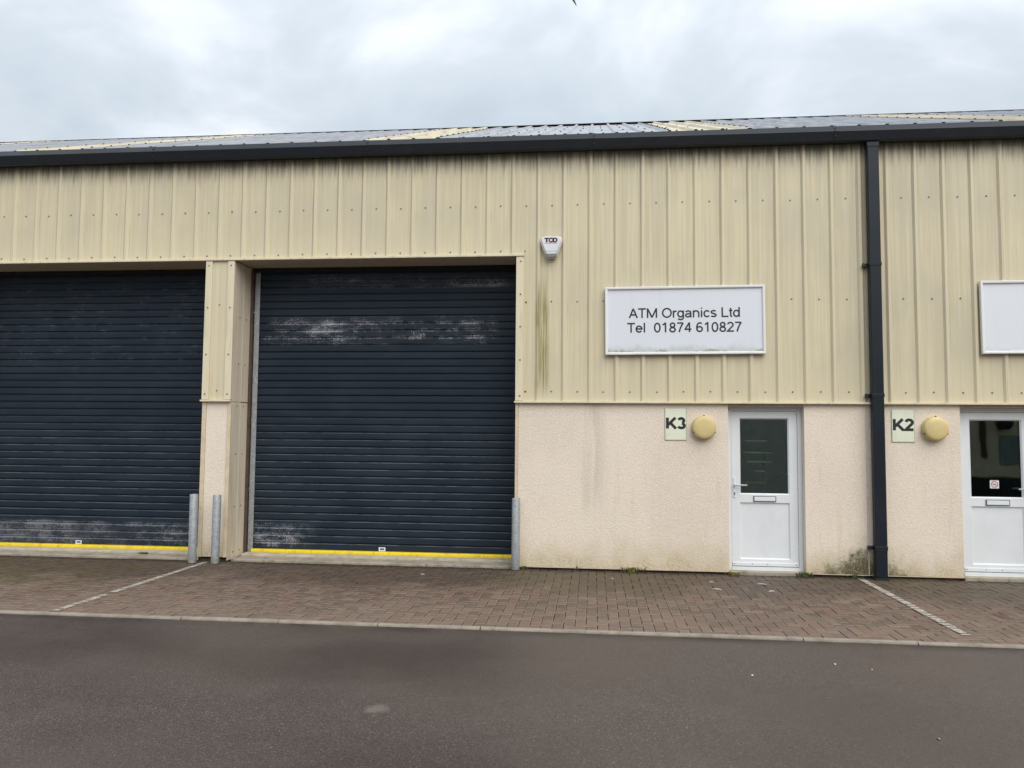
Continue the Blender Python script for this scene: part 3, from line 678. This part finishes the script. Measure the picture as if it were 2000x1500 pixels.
# --- roof: front slope in metre-wide sheets, some of them rooflights
EY, EZ, RGY, RGZ = -0.055, 5.555, 6.9, 8.485
sl = Vector((0, RGY - EY, RGZ - EZ)); sl_n = Vector((0, -sl.z, sl.y)).normalized()
LIGHTS = {-5, 0, 5, 9, 13, 18}
rsc = MB()
for j in range(-9, 21):
    xa, xb = (3 * j + 0.5) * P, (3 * j + 3.5) * P
    pr, _ = rib_profile(xa, xb, 0.034, 0.034, 0.016)
    li = j in LIGHTS
    h_ = 0.0015 * (j % 2) + (0.004 if li else 0.0)
    mb = MB()
    for (a, b) in zip(pr, pr[1:]):
        oa = sl_n * (-a[1] + h_); ob_ = sl_n * (-b[1] + h_)
        e0, e1 = Vector((a[0], EY, EZ)) + oa, Vector((b[0], EY, EZ)) + ob_
        mb.quad(tuple(e0), tuple(e1), tuple(e1 + sl), tuple(e0 + sl))
    bpart(mb.build('rooflight_sheet' if li else 'roof_sheet', M['rooflight'] if li else M['roof'], None, fix=False))
    # screws: lap ribs closely stitched on the rooflights, sparse purlin rows elsewhere
    def rsw(x, t, up, r=0.017):
        c = Vector((x, EY, EZ)) + sl * t + sl_n * up
        t1, t2 = Vector((1, 0, 0)), sl.normalized()
        rsc.loft([[tuple(c + t1 * (q * math.cos(2 * math.pi * k / 6)) + t2 * (q * math.sin(2 * math.pi * k / 6)) + sl_n * hh) for k in range(6)] for q, hh in ((r, 0), (r * 0.8, 0.012))])
    if li:
        for xe in (xa, xb):
            for q in range(16): rsw(xe, 0.03 + q * 0.0625, 0.038)
    for t in (0.10, 0.33, 0.56, 0.79, 0.97):
        for q in range(3): rsw((3 * j + 1 + q) * P + random.uniform(-.01, .01), t, 0.001 + h_, 0.016)
bpart(rsc.build('roof_screws', M['foam'], None, kind='stuff'))
bpart(MB().extr_x([(6.845, 8.462), (6.9, 8.515), (6.96, 8.49), (6.96, 8.40), (6.86, 8.43)], XL, XR).build('ridge_filler', M['foam'], None))
bpart(MB().extr_x([(6.80, 8.497), (6.935, 8.552), (7.07, 8.497), (7.07, 8.493), (6.935, 8.548), (6.80, 8.493)], XL, XR).build('ridge_cap', M['roof'], None))
bpart(MB().quad((XL, 6.92, 8.49), (XR, 6.92, 8.49), (XR, 13.9, 5.55), (XL, 13.9, 5.55)).build('rear_roof', M['roof'], None))
for x in (XL, XR - 0.1):
    i = MB(); i.loft([[(x + q, 0.05, 0), (x + q, 13.8, 0), (x + q, 13.8, 5.5), (x + q, 6.9, 8.42), (x + q, 0.05, 5.5)] for q in (0, 0.1)])
    bpart(i.build('gable_wall', M['clad'], None))
bpart(box('rear_wall', M['clad'], None, XL, XR, 13.7, 13.8, 0, 5.5))

# --- downpipe with brackets
dp = box('downpipe', M['pipe'], None, 11.556, 11.694, -0.128, -0.036, 0.022, 5.352, 0.010); bpart(dp)
MB().box(11.550, 11.700, -0.134, -0.034, 5.28, 5.342).build('pipe_outlet', M['pipe'], dp, 0.006)
for i_, z in enumerate((3.815, 2.205, 0.372)):
    mb = MB()
    mb.box(11.551, 11.699, -0.1325, -0.0345, z - 0.024, z - 0.016).box(11.552, 11.698, -0.131, -0.035, z - 0.0155, z + 0.0155).box(11.551, 11.699, -0.1325, -0.0345, z + 0.016, z + 0.024)
    br = mb.build('pipe_bracket', M['pipe'], dp, 0.003)
    MB().box(11.498, 11.5505, -0.062, -0.004, z - 0.024, z + 0.018).box(11.488, 11.512, -0.078, -0.0625, z - 0.030, z + 0.022).build('bracket_lug', M['black'], dp, 0.004)
MB().box(11.545, 11.705, -0.14, -0.02, -0.013, 0.0215).build('gully_collar', M['rubber'], dp, 0.004)

# --- entrance doors
def door(x0, x1, hand, label):
    fy0, fy1 = 0.075, 0.145
    zt, zb = 2.0655, 0.0385
    fw = 0.052
    leaf = MB()
    la, lb, l0, l1 = x0 + fw + 0.004, x1 - fw - 0.004, zb + 0.050, zt - fw - 0.004
    st_ = 0.098
    ly0, ly1 = 0.085, 0.140
    zm0, zm1 = 0.872, 0.972                                    # mid rail
    zbt = 0.172
    leaf.box(la, la + st_, ly0, ly1, l0, l1).box(lb - st_, lb, ly0, ly1, l0, l1)
    leaf.box(la + st_, lb - st_, ly0, ly1, l1 - 0.082, l1).box(la + st_, lb - st_, ly0, ly1, zm0, zm1).box(la + st_, lb - st_, ly0, ly1, l0, zbt)
    d = leaf.build('entrance_door', M['upvc'], None, 0.0); bpart(d); d['label'] = label; d.location.y += 0.045
    fr = MB(); fr.box(x0 + 0.002, x0 + fw, fy0, fy1, zb, zt).box(x1 - fw, x1 - 0.002, fy0, fy1, zb, zt).box(x0 + fw, x1 - fw, fy0, fy1, zt - fw, zt).box(x0 + fw, x1 - fw, fy0 - 0.01, fy1, zb, zb + 0.045)
    fr.build('door_frame', M['upvc'], d, 0.0)
    # dark rebate line round the leaf
    MB().box(x0 + fw, x1 - fw, 0.118, 0.119, zb + 0.045, zt - fw).build('rebate_seal', M['gasket'], d) if False else None
    gs = MB(); q = 0.0035
    gs.box(x0 + fw, la, 0.100, 0.13, l0, l1).box(lb, x1 - fw, 0.100, 0.13, l0, l1).box(la, lb, 0.100, 0.13, l1, zt - fw).box(la, lb, 0.100, 0.13, zb + 0.045, l0)
    gs.build('rebate_seal', M['gasket'], d)
    ga, gb = la + st_, lb - st_
    # bevelled glazing beads round the glass and round the lower panel
    for (z0, z1, nm) in ((zm1, l1 - 0.082, 'glazing_bead'), (zbt, zm0, 'panel_bead')):
        w = 0.016; ya, yb = ly0 + 0.0015, ly0 + 0.020
        bd = MB(); o_ = [(ga, z0), (gb, z0), (gb, z1), (ga, z1)]; i_ = [(ga + w, z0 + w), (gb - w, z0 + w), (gb - w, z1 - w), (ga + w, z1 - w)]
        for k in range(4):
            k2 = (k + 1) % 4
            bd.quad((o_[k][0], ya, o_[k][1]), (o_[k2][0], ya, o_[k2][1]), (i_[k2][0], yb, i_[k2][1]), (i_[k][0], yb, i_[k][1]))
        bd.build(nm, M['upvc'], d)
    for yy in (0.104, 0.128): MB().box(ga + 0.002, gb - 0.002, yy, yy + 0.004, zm1 + 0.002, l1 - 0.084).build('glass_pane', M['glass'], d)   # sealed double glazing
    MB().box(ga + 0.002, gb - 0.002, 0.1035, 0.13, zbt + 0.002, zm0 - 0.002).build('lower_panel', M['upvc'], d, 0.001)
    cx = (ga + gb) / 2
    lp = MB(); lp.box(cx - 0.136, cx - 0.128, ly0 - 0.012, ly0, 0.886, 0.954).box(cx + 0.128, cx + 0.136, ly0 - 0.012, ly0, 0.886, 0.954).box(cx - 0.128, cx + 0.128, ly0 - 0.012, ly0, 0.886, 0.893).box(cx - 0.128, cx + 0.128, ly0 - 0.012, ly0, 0.947, 0.954)
    pl = lp.build('letter_plate_frame', M['gasket'], d)
    MB().box(cx - 0.1275, cx + 0.1275, ly0 - 0.016, ly0 - 0.0005, 0.8935, 0.9465).build('letter_flap', M['upvc'], d, 0.002)
    hx = la + 0.034 if hand < 0 else lb - 0.034
    bp = MB().box(hx - 0.016, hx + 0.016, ly0 - 0.010, ly0 - 0.0003, 0.93, 1.185).build('handle_backplate', M['upvc'], d, 0.004)
    s_ = 1 if hand < 0 else -1
    hd = MB(); n = 10
    path = [(hx, ly0 - 0.008), (hx, ly0 - 0.040), (hx + s_ * 0.012, ly0 - 0.052), (hx + s_ * 0.13, ly0 - 0.052)]
    hd.box(min(hx - 0.010, hx + 0.010), hx + 0.010, ly0 - 0.055, ly0 - 0.0105, 1.076, 1.096); hd.box(min(hx + s_ * 0.0105, hx + s_ * 0.15), max(hx + s_ * 0.0105, hx + s_ * 0.15), ly0 - 0.060, ly0 - 0.044, 1.077, 1.095)
    hd.build('door_handle', M['silver'], d, 0.005)
    MB().disc_y(hx, 0.985, [(0.010, ly0 - 0.0102), (0.010, ly0 - 0.0125)], 14).box(hx - 0.004, hx + 0.004, ly0 - 0.0122, ly0 - 0.0102, 0.955, 0.98).build('lock_cylinder', M['gasket'], d)
    MB().box(la + 0.002, lb - 0.002, ly0 - 0.014, ly0 - 0.0005, l0 + 0.002, l0 + 0.046).build('weather_bar', M['upvc'], d, 0.004)
    ws = MB()
    for q in (0.03, 0.30, 0.53, 0.96): ws.disc_y(la + (lb - la) * q, l0 + 0.026, [(0.006, ly0 - 0.0135), (0.006, ly0 - 0.0165), (0.003, ly0 - 0.018)], 8)
    ws.build('weather_bar_screws', M['screw'], d, kind='stuff')
    # the dim room behind
    rm = MB(); a, b = x0 - 0.9, x1 + 0.55
    rm.quad((a, 0.245, -0.01), (b, 0.245, -0.01), (b, 3.4, -0.01), (a, 3.4, -0.01)).quad((a, 3.4, -0.01), (b, 3.4, -0.01), (b, 3.4, 2.5), (a, 3.4, 2.5)).quad((a, 0.245, -0.01), (a, 3.4, -0.01), (a, 3.4, 2.5), (a, 0.245, 2.5)).quad((b, 0.245, -0.01), (b, 3.4, -0.01), (b, 3.4, 2.5), (b, 0.245, 2.5)).quad((a, 0.245, 2.5), (b, 0.245, 2.5), (b, 3.4, 2.5), (a, 3.4, 2.5))
    rm.quad((a, 0.245, 2.066), (b, 0.245, 2.066), (b, 0.245, 2.5), (a, 0.245, 2.5)).build('interior_lining', M['room'], d, fix=False)
    return d
door(9.868, 10.783, -1, 'white half-glazed door next to the K3 plate')
door(12.613, 13.528, 1, 'white half-glazed door next to the K2 plate, cut by the right edge')

# ================================================================== THINGS ON THE BUILDING
def sign(x0, x1, z0, z1, label, panel_mat, rot, lines):
    cx = (x0 + x1) / 2; zc = (z0 + z1) / 2
    t = empty('wall_sign', (cx, -0.026, z0)); tag(t, label, 'sign')
    w, h = (x1 - x0) / 2, z1 - z0; F = 0.034
    pr = [(-w, 0), (w, 0), (w, h), (-w, h)]
    MB().box(-w + 0.01, w - 0.01, -0.022, 0.0, 0.01, h - 0.01).build('panel', panel_mat, t)
    # mitred frame mouldings
    prf = [(0.0, 0.0), (0.0, -0.040), (0.006, -0.046), (F - 0.008, -0.044), (F, -0.034), (F, -0.0225), (F - 0.004, 0.0)]   # (inset, y)
    for k, nm in enumerate(('frame_rail', 'frame_stile', 'frame_rail', 'frame_stile')):
        a, b = pr[k], pr[(k + 1) % 4]
        def pt(c, ins, y):
            sx = 1 if c[0] < 0 else -1; sz = 1 if c[1] == 0 else -1
            return (c[0] + sx * ins, y, c[1] + sz * ins)
        MB().loft([[pt(a, i, y) for i, y in prf], [pt(b, i, y) for i, y in prf]]).build(nm, M['signframe'], t)
    for (txt, a, b, zb, cap) in lines:
        lettering(txt, M['ink'], a - cx, b - cx, zb - z0, cap, -0.0235, t)
    t.rotation_euler = (0, -rot, 0)
    return t
sign(8.347, 10.325, 2.712, 3.577, 'white rectangular wall sign reading ATM Organics Ltd Tel 01874 610827', M['sign'], R(0.35),
     [('ATM Organics Ltd', 8.652, 10.018, 3.180, 0.123), ('Tel  01874 610827', 8.628, 10.036, 2.995, 0.123)])
sign(12.862, 14.842, 2.716, 3.605, 'blank white wall sign cut off by the right edge of the photo', M['sign2'], R(0.3), [])

def plate(x, txt, label):
    t = empty('number_plate', (x, 0.005, 1.637)); tag(t, label, 'plate')
    MB().box(0, 0.272, -0.006, 0.0, 0, 0.408).build('backing_sheet', M['acrylic'], t, 0.002)
    MB().box(0.008, 0.264, -0.010, -0.0065, 0.008, 0.400).build('plate_face', M['plate'], t, 0.001)
    lettering(txt, M['ink'], 0.020, 0.255, 0.148, 0.137, -0.0115, t, 0.125)
plate(9.088, 'K3', 'pale green plate with bold black K3 left of the middle door')
plate(11.811, 'K2', 'pale green plate with bold black K2 right of the downpipe')

def lamp(x, z, label):
    t = empty('bulkhead_lamp', (x, 0.005, z)); tag(t, label, 'lamp', 'round wall lamps beside the doors')
    MB().disc_y(0, 0, [(0.150, 0.0), (0.150, -0.028), (0.146, -0.034)], 48).build('base_ring', M['lamp'], t, smooth=True)
    MB().disc_y(0, 0, [(0.144, -0.0345), (0.145, -0.062), (0.142, -0.080), (0.134, -0.092), (0.118, -0.099), (0.085, -0.1035), (0.045, -0.106), (0.01, -0.1065)], 48).build('lens', M['lamp'], t, smooth=True)
    for an in (R(205), R(335), R(90)):
        MB().box(math.cos(an) * 0.146 - 0.007, math.cos(an) * 0.146 + 0.007, -0.072, -0.046, math.sin(an) * 0.146 - 0.010, math.sin(an) * 0.146 + 0.010).build('clip', M['brown'], t, 0.002)
lamp(9.566, 1.80, 'round yellowed wall lamp between the K3 plate and the door')
lamp(12.306, 1.806, 'round yellowed wall lamp between the K2 plate and the door')

# alarm sounder box
t = empty('alarm_box', (7.656, -0.025, 3.955)); tag(t, 'small white shield-shaped alarm box lettered TOD on the cladding', 'alarm box')
def shield(s, dz, y):
    pts = [(-0.052, 0.0), (0.052, 0.0), (0.072, 0.022), (0.100, 0.090), (0.126, 0.160), (0.141, 0.215), (0.141, 0.250), (0.128, 0.275), (0.085, 0.286), (0.0, 0.290), (-0.085, 0.286), (-0.128, 0.275), (-0.141, 0.250), (-0.141, 0.215), (-0.126, 0.160), (-0.100, 0.090), (-0.072, 0.022)]
    return [(x * s, y, 0.16 + (z - 0.16) * s + dz) for x, z in pts]
MB().loft([shield(1.0, 0, 0.0), shield(1.0, 0, -0.030), shield(0.93, 0.002, -0.062), shield(0.80, 0.012, -0.084)]).build('housing', M['alarm'], t, 0.003)
def lens_ring(s, y): return [(x * s, y, z) for x, z in ((-0.052, 0.006), (0.052, 0.006), (0.066, 0.022), (0.076, 0.052), (-0.076, 0.052), (-0.066, 0.022))]
MB().loft([lens_ring(1.0, -0.02), lens_ring(1.0, -0.070), lens_ring(0.86, -0.087)]).build('strobe_lens', M['strobe'], t, 0.003)
MB().box(-0.080, 0.080, -0.0862, -0.0842, 0.081, 0.085).build('cover_seam', M['greyink'], t)
lettering('T', M['ink'], -0.083, -0.030, 0.200, 0.052, -0.0855, t, 0.15)
lettering('O', M['redink'], -0.028, 0.028, 0.200, 0.053, -0.0857, t, 0.15)
lettering('D', M['ink'], 0.026, 0.081, 0.200, 0.052, -0.0855, t, 0.15)
MB().box(-0.080, 0.080, -0.0860, -0.0842, 0.184, 0.192).build('print_line', M['greyink'], t)

# no-smoking sticker on the right-hand door glass
t = empty('no_smoking_sticker', (13.05, 0.1485, 1.09)); tag(t, 'small square no-smoking sticker on the glass of the right door', 'sticker')
MB().box(-0.052, 0.052, -0.0012, 0.0, 0, 0.098).build('backing', M['sticker'], t)
rg = MB(); n = 32
for k in range(n):
    a0, a1 = 2 * math.pi * k / n, 2 * math.pi * (k + 1) / n
    rg.quad(*[(r * math.cos(a), -0.0016, 0.049 + r * math.sin(a)) for r, a in ((0.031, a0), (0.040, a0), (0.040, a1), (0.031, a1))])
rg.quad((-0.025, -0.0017, 0.077), (-0.028, -0.0017, 0.072), (0.025, -0.0017, 0.021), (0.028, -0.0017, 0.026)); rg.build('red_ring', M['redsign'], t, fix=False)
MB().quad((-0.022, -0.0014, 0.041), (0.018, -0.0014, 0.041), (0.018, -0.0014, 0.050), (-0.022, -0.0014, 0.050)).quad((0.012, -0.00145, 0.053), (0.016, -0.00145, 0.053), (0.014, -0.00145, 0.066), (0.010, -0.00145, 0.066)).build('cigarette_symbol', M['ink'], t, fix=False)

# galvanised bollards
def bollard(x, y, h, tilt, label):
    t = empty('bollard', (x, y, 0)); tag(t, label, 'bollard', 'galvanised steel posts guarding the shutters')
    MB().tube_z(0, 0, [(0.052, -0.05), (0.052, h - 0.004), (0.050, h), (0.044, h), (0.043, h - 0.004)], 32).build('post', M['galv'], t, smooth=True)
    MB().tube_z(0, 0, [(0.0428, h - 0.020), (0.0428, h - 0.014)], 24).build('cap', M['galv'], t)
    MB().tube_z(0, 0, [(0.066, -0.02), (0.064, 0.0055), (0.056, 0.008)], 20).build('contact_shade_ring', M['bed'], t)  # dark ring standing in for the contact shadow round the post
    t.rotation_euler = tilt
bollard(3.045, -0.215, 0.885, (0, R(-0.3), 0), 'galvanised post left of the narrow pier, at the foot of the left shutter')
bollard(3.352, -0.210, 0.880, (0, R(0.1), 0), 'galvanised post right of the painted line, in front of the narrow pier')
bollard(7.230, -0.085, 0.892, (0, R(0.1), 0), 'galvanised post at the right end of the middle shutter')

# ------------------------------------------------------------------ things seen through the glass
t = empty('shelf_rack', (10.29, 0.40, 0.0)); tag(t, 'pale shelves on a dark post seen through the glass of the K3 door', 'shelves')
MB().box(0.085, 0.125, 0.08, 0.11, 0, 1.54).build('post', M['dark'], t)
for z, a, b, mt_ in ((1.640, -0.14, 0.10, 'shelf'), (1.490, -0.17, 0.17, 'shelf'), (1.372, -0.13, 0.175, 'shelf'), (1.252, -0.04, 0.08, 'shelf'), (1.108, -0.17, 0.085, 'wood')):
    MB().box(a, b, -0.10, 0.079, z - 0.007, z + 0.007).build('shelf_board', M[mt_], t, 0.002)
t = empty('office_chair', (10.86, 1.25, 0.0)); tag(t, 'black round-backed chair just visible low in the glass of the K3 door', 'chair')
MB().loft([[(0.22 * s * math.cos(2 * math.pi * k / 24), y, 0.95 + 0.24 * s * math.sin(2 * math.pi * k / 24)) for k in range(24)] for s, y in ((0.8, -0.04), (1, -0.02), (1, 0.02), (0.8, 0.04))]).build('backrest', M['dark'], t, smooth=True)
MB().box(-0.23, 0.23, 0.02, 0.46, 0.44, 0.51).build('seat', M['dark'], t, 0.03)
MB().tube_z(0, 0.24, [(0.03, 0.05), (0.03, 0.44)], 12).build('stem', M['dark'], t)
MB().box(-0.03, 0.03, 0.0, 0.05, 0.45, 0.78).build('back_bracket', M['dark'], t)
for k in range(5):
    a = 2 * math.pi * k / 5
    MB().loft([[(0.02 * math.cos(a + 1.57) * s, 0.24 + 0.02 * math.sin(a + 1.57) * s, 0.06 + u) for s, u in ((-1, 0), (1, 0), (1, 0.03), (-1, 0.03))], [(0.28 * math.cos(a) + 0.015 * math.cos(a + 1.57) * s, 0.24 + 0.28 * math.sin(a) + 0.015 * math.sin(a + 1.57) * s, 0.0 + u) for s, u in ((-1, 0), (1, 0), (1, 0.03), (-1, 0.03))]]).build('leg', M['dark'], t)

# the unit across the yard, which the right-hand door glass mirrors
t = empty('opposite_unit', (20.0, -13.6, -0.02)); tag(t, 'cream unit across the yard, seen only mirrored in the door glass', 'building')
MB().box(-16, 20, -8.0, 0, 0, 5.0).build('wall', M['opp'], t)
MB().extr_x([(0.4, 5.002), (0.4, 5.15), (-4.0, 6.7), (-8.4, 5.15), (-8.4, 5.002)], -16.2, 20.2).build('roof', M['roof'], t)
MB().box(-8.5, -4.2, 0.001, 0.03, 0.0, 3.4).build('shutter_door', M['oppgrey'], t)
MB().box(-0.2, 0.9, 0.001, 0.06, 1.04, 1.85).build('window', M['pane'], t)
MB().box(-0.75, -0.60, 0.001, 0.10, 1.2, 4.8).build('downpipe', M['brown'], t)
MB().disc_y(-0.13, 2.2, [(0.2, 0.001), (0.2, 0.2), (0.15, 0.22)], 24).build('fan_housing', M['gutter'], t)
MB().box(-2.2, 4.0, 0.001, 0.9, 0.0, 0.67).build('dark_base', M['gutter'], t)

# ------------------------------------------------------------------ weeds and litter
def weed(x, y, n, h, sp, mat, label, stem=False):
    t = empty('weed', (x, y, 0.0)); tag(t, label, 'weed')
    mb = MB()
    for _ in range(n):
        a = random.uniform(0, 2 * math.pi); r0 = abs(random.gauss(0, sp)); bx, by = r0 * math.cos(a), min(0.02, r0 * math.sin(a) * 0.45)
        l = h * random.uniform(0.5, 1.1); lean = random.uniform(0.2, 0.9); w_ = random.uniform(0.003, 0.008)
        dx, dy = math.cos(a) * lean * l, -abs(math.sin(a)) * lean * l * 0.6
        px, py = -math.sin(a) * w_, math.cos(a) * w_
        mb.quad((bx - px, by - py, 0), (bx + px, by + py, 0), (bx + dx * 0.5 + px * 1.5, by + dy * 0.5 + py * 1.5, l * 0.7), (bx + dx * 0.5 - px * 1.5, by + dy * 0.5 - py * 1.5, l * 0.7))
        mb.quad((bx + dx * 0.5 - px * 1.5, by + dy * 0.5 - py * 1.5, l * 0.7), (bx + dx * 0.5 + px * 1.5, by + dy * 0.5 + py * 1.5, l * 0.7), (bx + dx + px * 0.2, by + dy + py * 0.2, l), (bx + dx - px * 0.2, by + dy - py * 0.2, l))
    mb.build('leaves', M[mat], t, fix=False)
    if stem:
        MB().tube_z(0.02, -0.005, [(0.003, 0), (0.002, h * 1.4)], 5).build('stem', M['twig'], t)
weed(8.69, -0.02, 60, 0.07, 0.07, 'leafy', 'yellow-green weed under the wall midway between shutter and middle door')
weed(9.895, -0.05, 46, 0.045, 0.06, 'leafy', 'yellowish weed at the left foot of the middle door')
weed(10.735, -0.05, 60, 0.06, 0.045, 'leaf', 'green weed at the right foot of the middle door')
weed(2.07, 0.30, 46, 0.05, 0.06, 'leaf', 'low green weed in the crack before the left shutter')
weed(7.98, 0.0, 10, 0.05, 0.02, 'twig', 'dry brown weed stem rising against the render', True)
weed(7.33, -0.01, 26, 0.045, 0.05, 'leaf', 'short weed beside the post at the right end of the shutter')
weed(11.33, -0.03, 30, 0.04, 0.06, 'leaf', 'low moss and weed left of the downpipe foot')
def scrap(x, y, l, w_, rz, label, cat, group, z=0.003, name='litter_scrap'):
    n = 7; mb = MB()
    up, dn = [], []
    for k in range(n):
        u = k / (n - 1); hw = w_ * (0.35 + 0.65 * math.sin(math.pi * min(1, u * 0.9 + 0.08))) * random.uniform(0.7, 1.1)
        up.append((u * l - l / 2, hw, 0.004 + 0.006 * math.sin(math.pi * u))); dn.append((u * l - l / 2, -hw, 0.003 + 0.004 * math.sin(math.pi * u)))
    for k in range(n - 1): mb.quad(dn[k], dn[k + 1], up[k + 1], up[k])
    for k in range(n - 1): mb.quad((dn[k][0], dn[k][1], 0.0), (up[k][0], up[k][1], 0.0), (up[k + 1][0], up[k + 1][1], 0.0), (dn[k + 1][0], dn[k + 1][1], 0.0))
    o = mb.build(name, M['litter'], None, fix=False); o.location = (x, y, z); o.rotation_euler = (0, 0, rz)
    tag(o, label, cat, group)
for (x, y, l, w_, rz, lb_) in ((9.56, -0.60, 0.07, 0.010, 0.2, 'short pale scrap left of the middle door, the one nearer the wall'), (9.56, -1.03, 0.13, 0.013, -0.35, 'long pale scrap left of the middle door, the one nearer the road'),
        (10.12, -0.64, 0.14, 0.012, -0.25, 'long pale scrap in front of the middle door, close to its step'), (10.14, -1.06, 0.09, 0.014, 0.3, 'pale scrap in front of the middle door, the one nearer the road'),
        (8.43, -0.54, 0.04, 0.016, 0.6, 'tiny pale scrap on the paving near the yellow-green wall weed'), (6.16, -0.61, 0.08, 0.010, 0.0, 'pale scrap on the paving in front of the middle shutter')):
    scrap(x, y, l * 0.8, w_ * 0.6, rz, lb_, 'litter', 'pale scraps on the paving')
for (x, y, l, w_, lb_) in ((9.335, -4.15, 0.024, 0.009, 'white chip on the asphalt, leftmost of the four'), (10.01, -3.78, 0.024, 0.009, 'white chip on the asphalt, nearest the kerb'), (10.24, -3.89, 0.014, 0.006, 'smallest white chip on the asphalt, just right of the one nearest the kerb'), (10.146, -5.24, 0.020, 0.008, 'white chip on the asphalt near the lower right corner')):
    scrap(x, y, l, w_, random.uniform(0, 3), lb_, 'chip', 'white chips on the road', -0.020, 'stone_chip')

# ------------------------------------------------------------------ bird just entering the top of the frame
def bird():
    t = empty('bird', (7.28, 11.70, 14.30)); tag(t, 'dark flying bird, only a wing tip showing at the top edge', 'bird')
    mb = MB()
    rings = []
    for y, r in ((-0.26, 0.004), (-0.22, 0.028), (-0.17, 0.040), (-0.10, 0.055), (0.0, 0.066), (0.10, 0.055), (0.18, 0.036), (0.24, 0.04), (0.34, 0.055)):
        fl = 0.25 if y > 0.2 else 0.9
        rings.append([(r * math.cos(2 * math.pi * k / 12), y, r * fl * math.sin(2 * math.pi * k / 12)) for k in range(12)])
    mb.loft(rings)
    for s in (-1, 1):
        st_ = [(0.03, -0.10, 0.12, 0.02), (0.20, -0.13, 0.11, 0.05 * (1 if s > 0 else 1)), (0.38, -0.08, 0.11, 0.02), (0.52, -0.02, 0.08, -0.05), (0.60, 0.06, 0.09, -0.12)]
        mb.loft([[(s * x, a, z), (s * x, (a + b) / 2, z + 0.012), (s * x, b, z), (s * x, (a + b) / 2, z - 0.008)] for x, a, b, z in st_])
    o = mb.build('body', M['feather'], t)
    return t
bt = bird()
bt.rotation_euler = (R(15), R(38), R(-30))
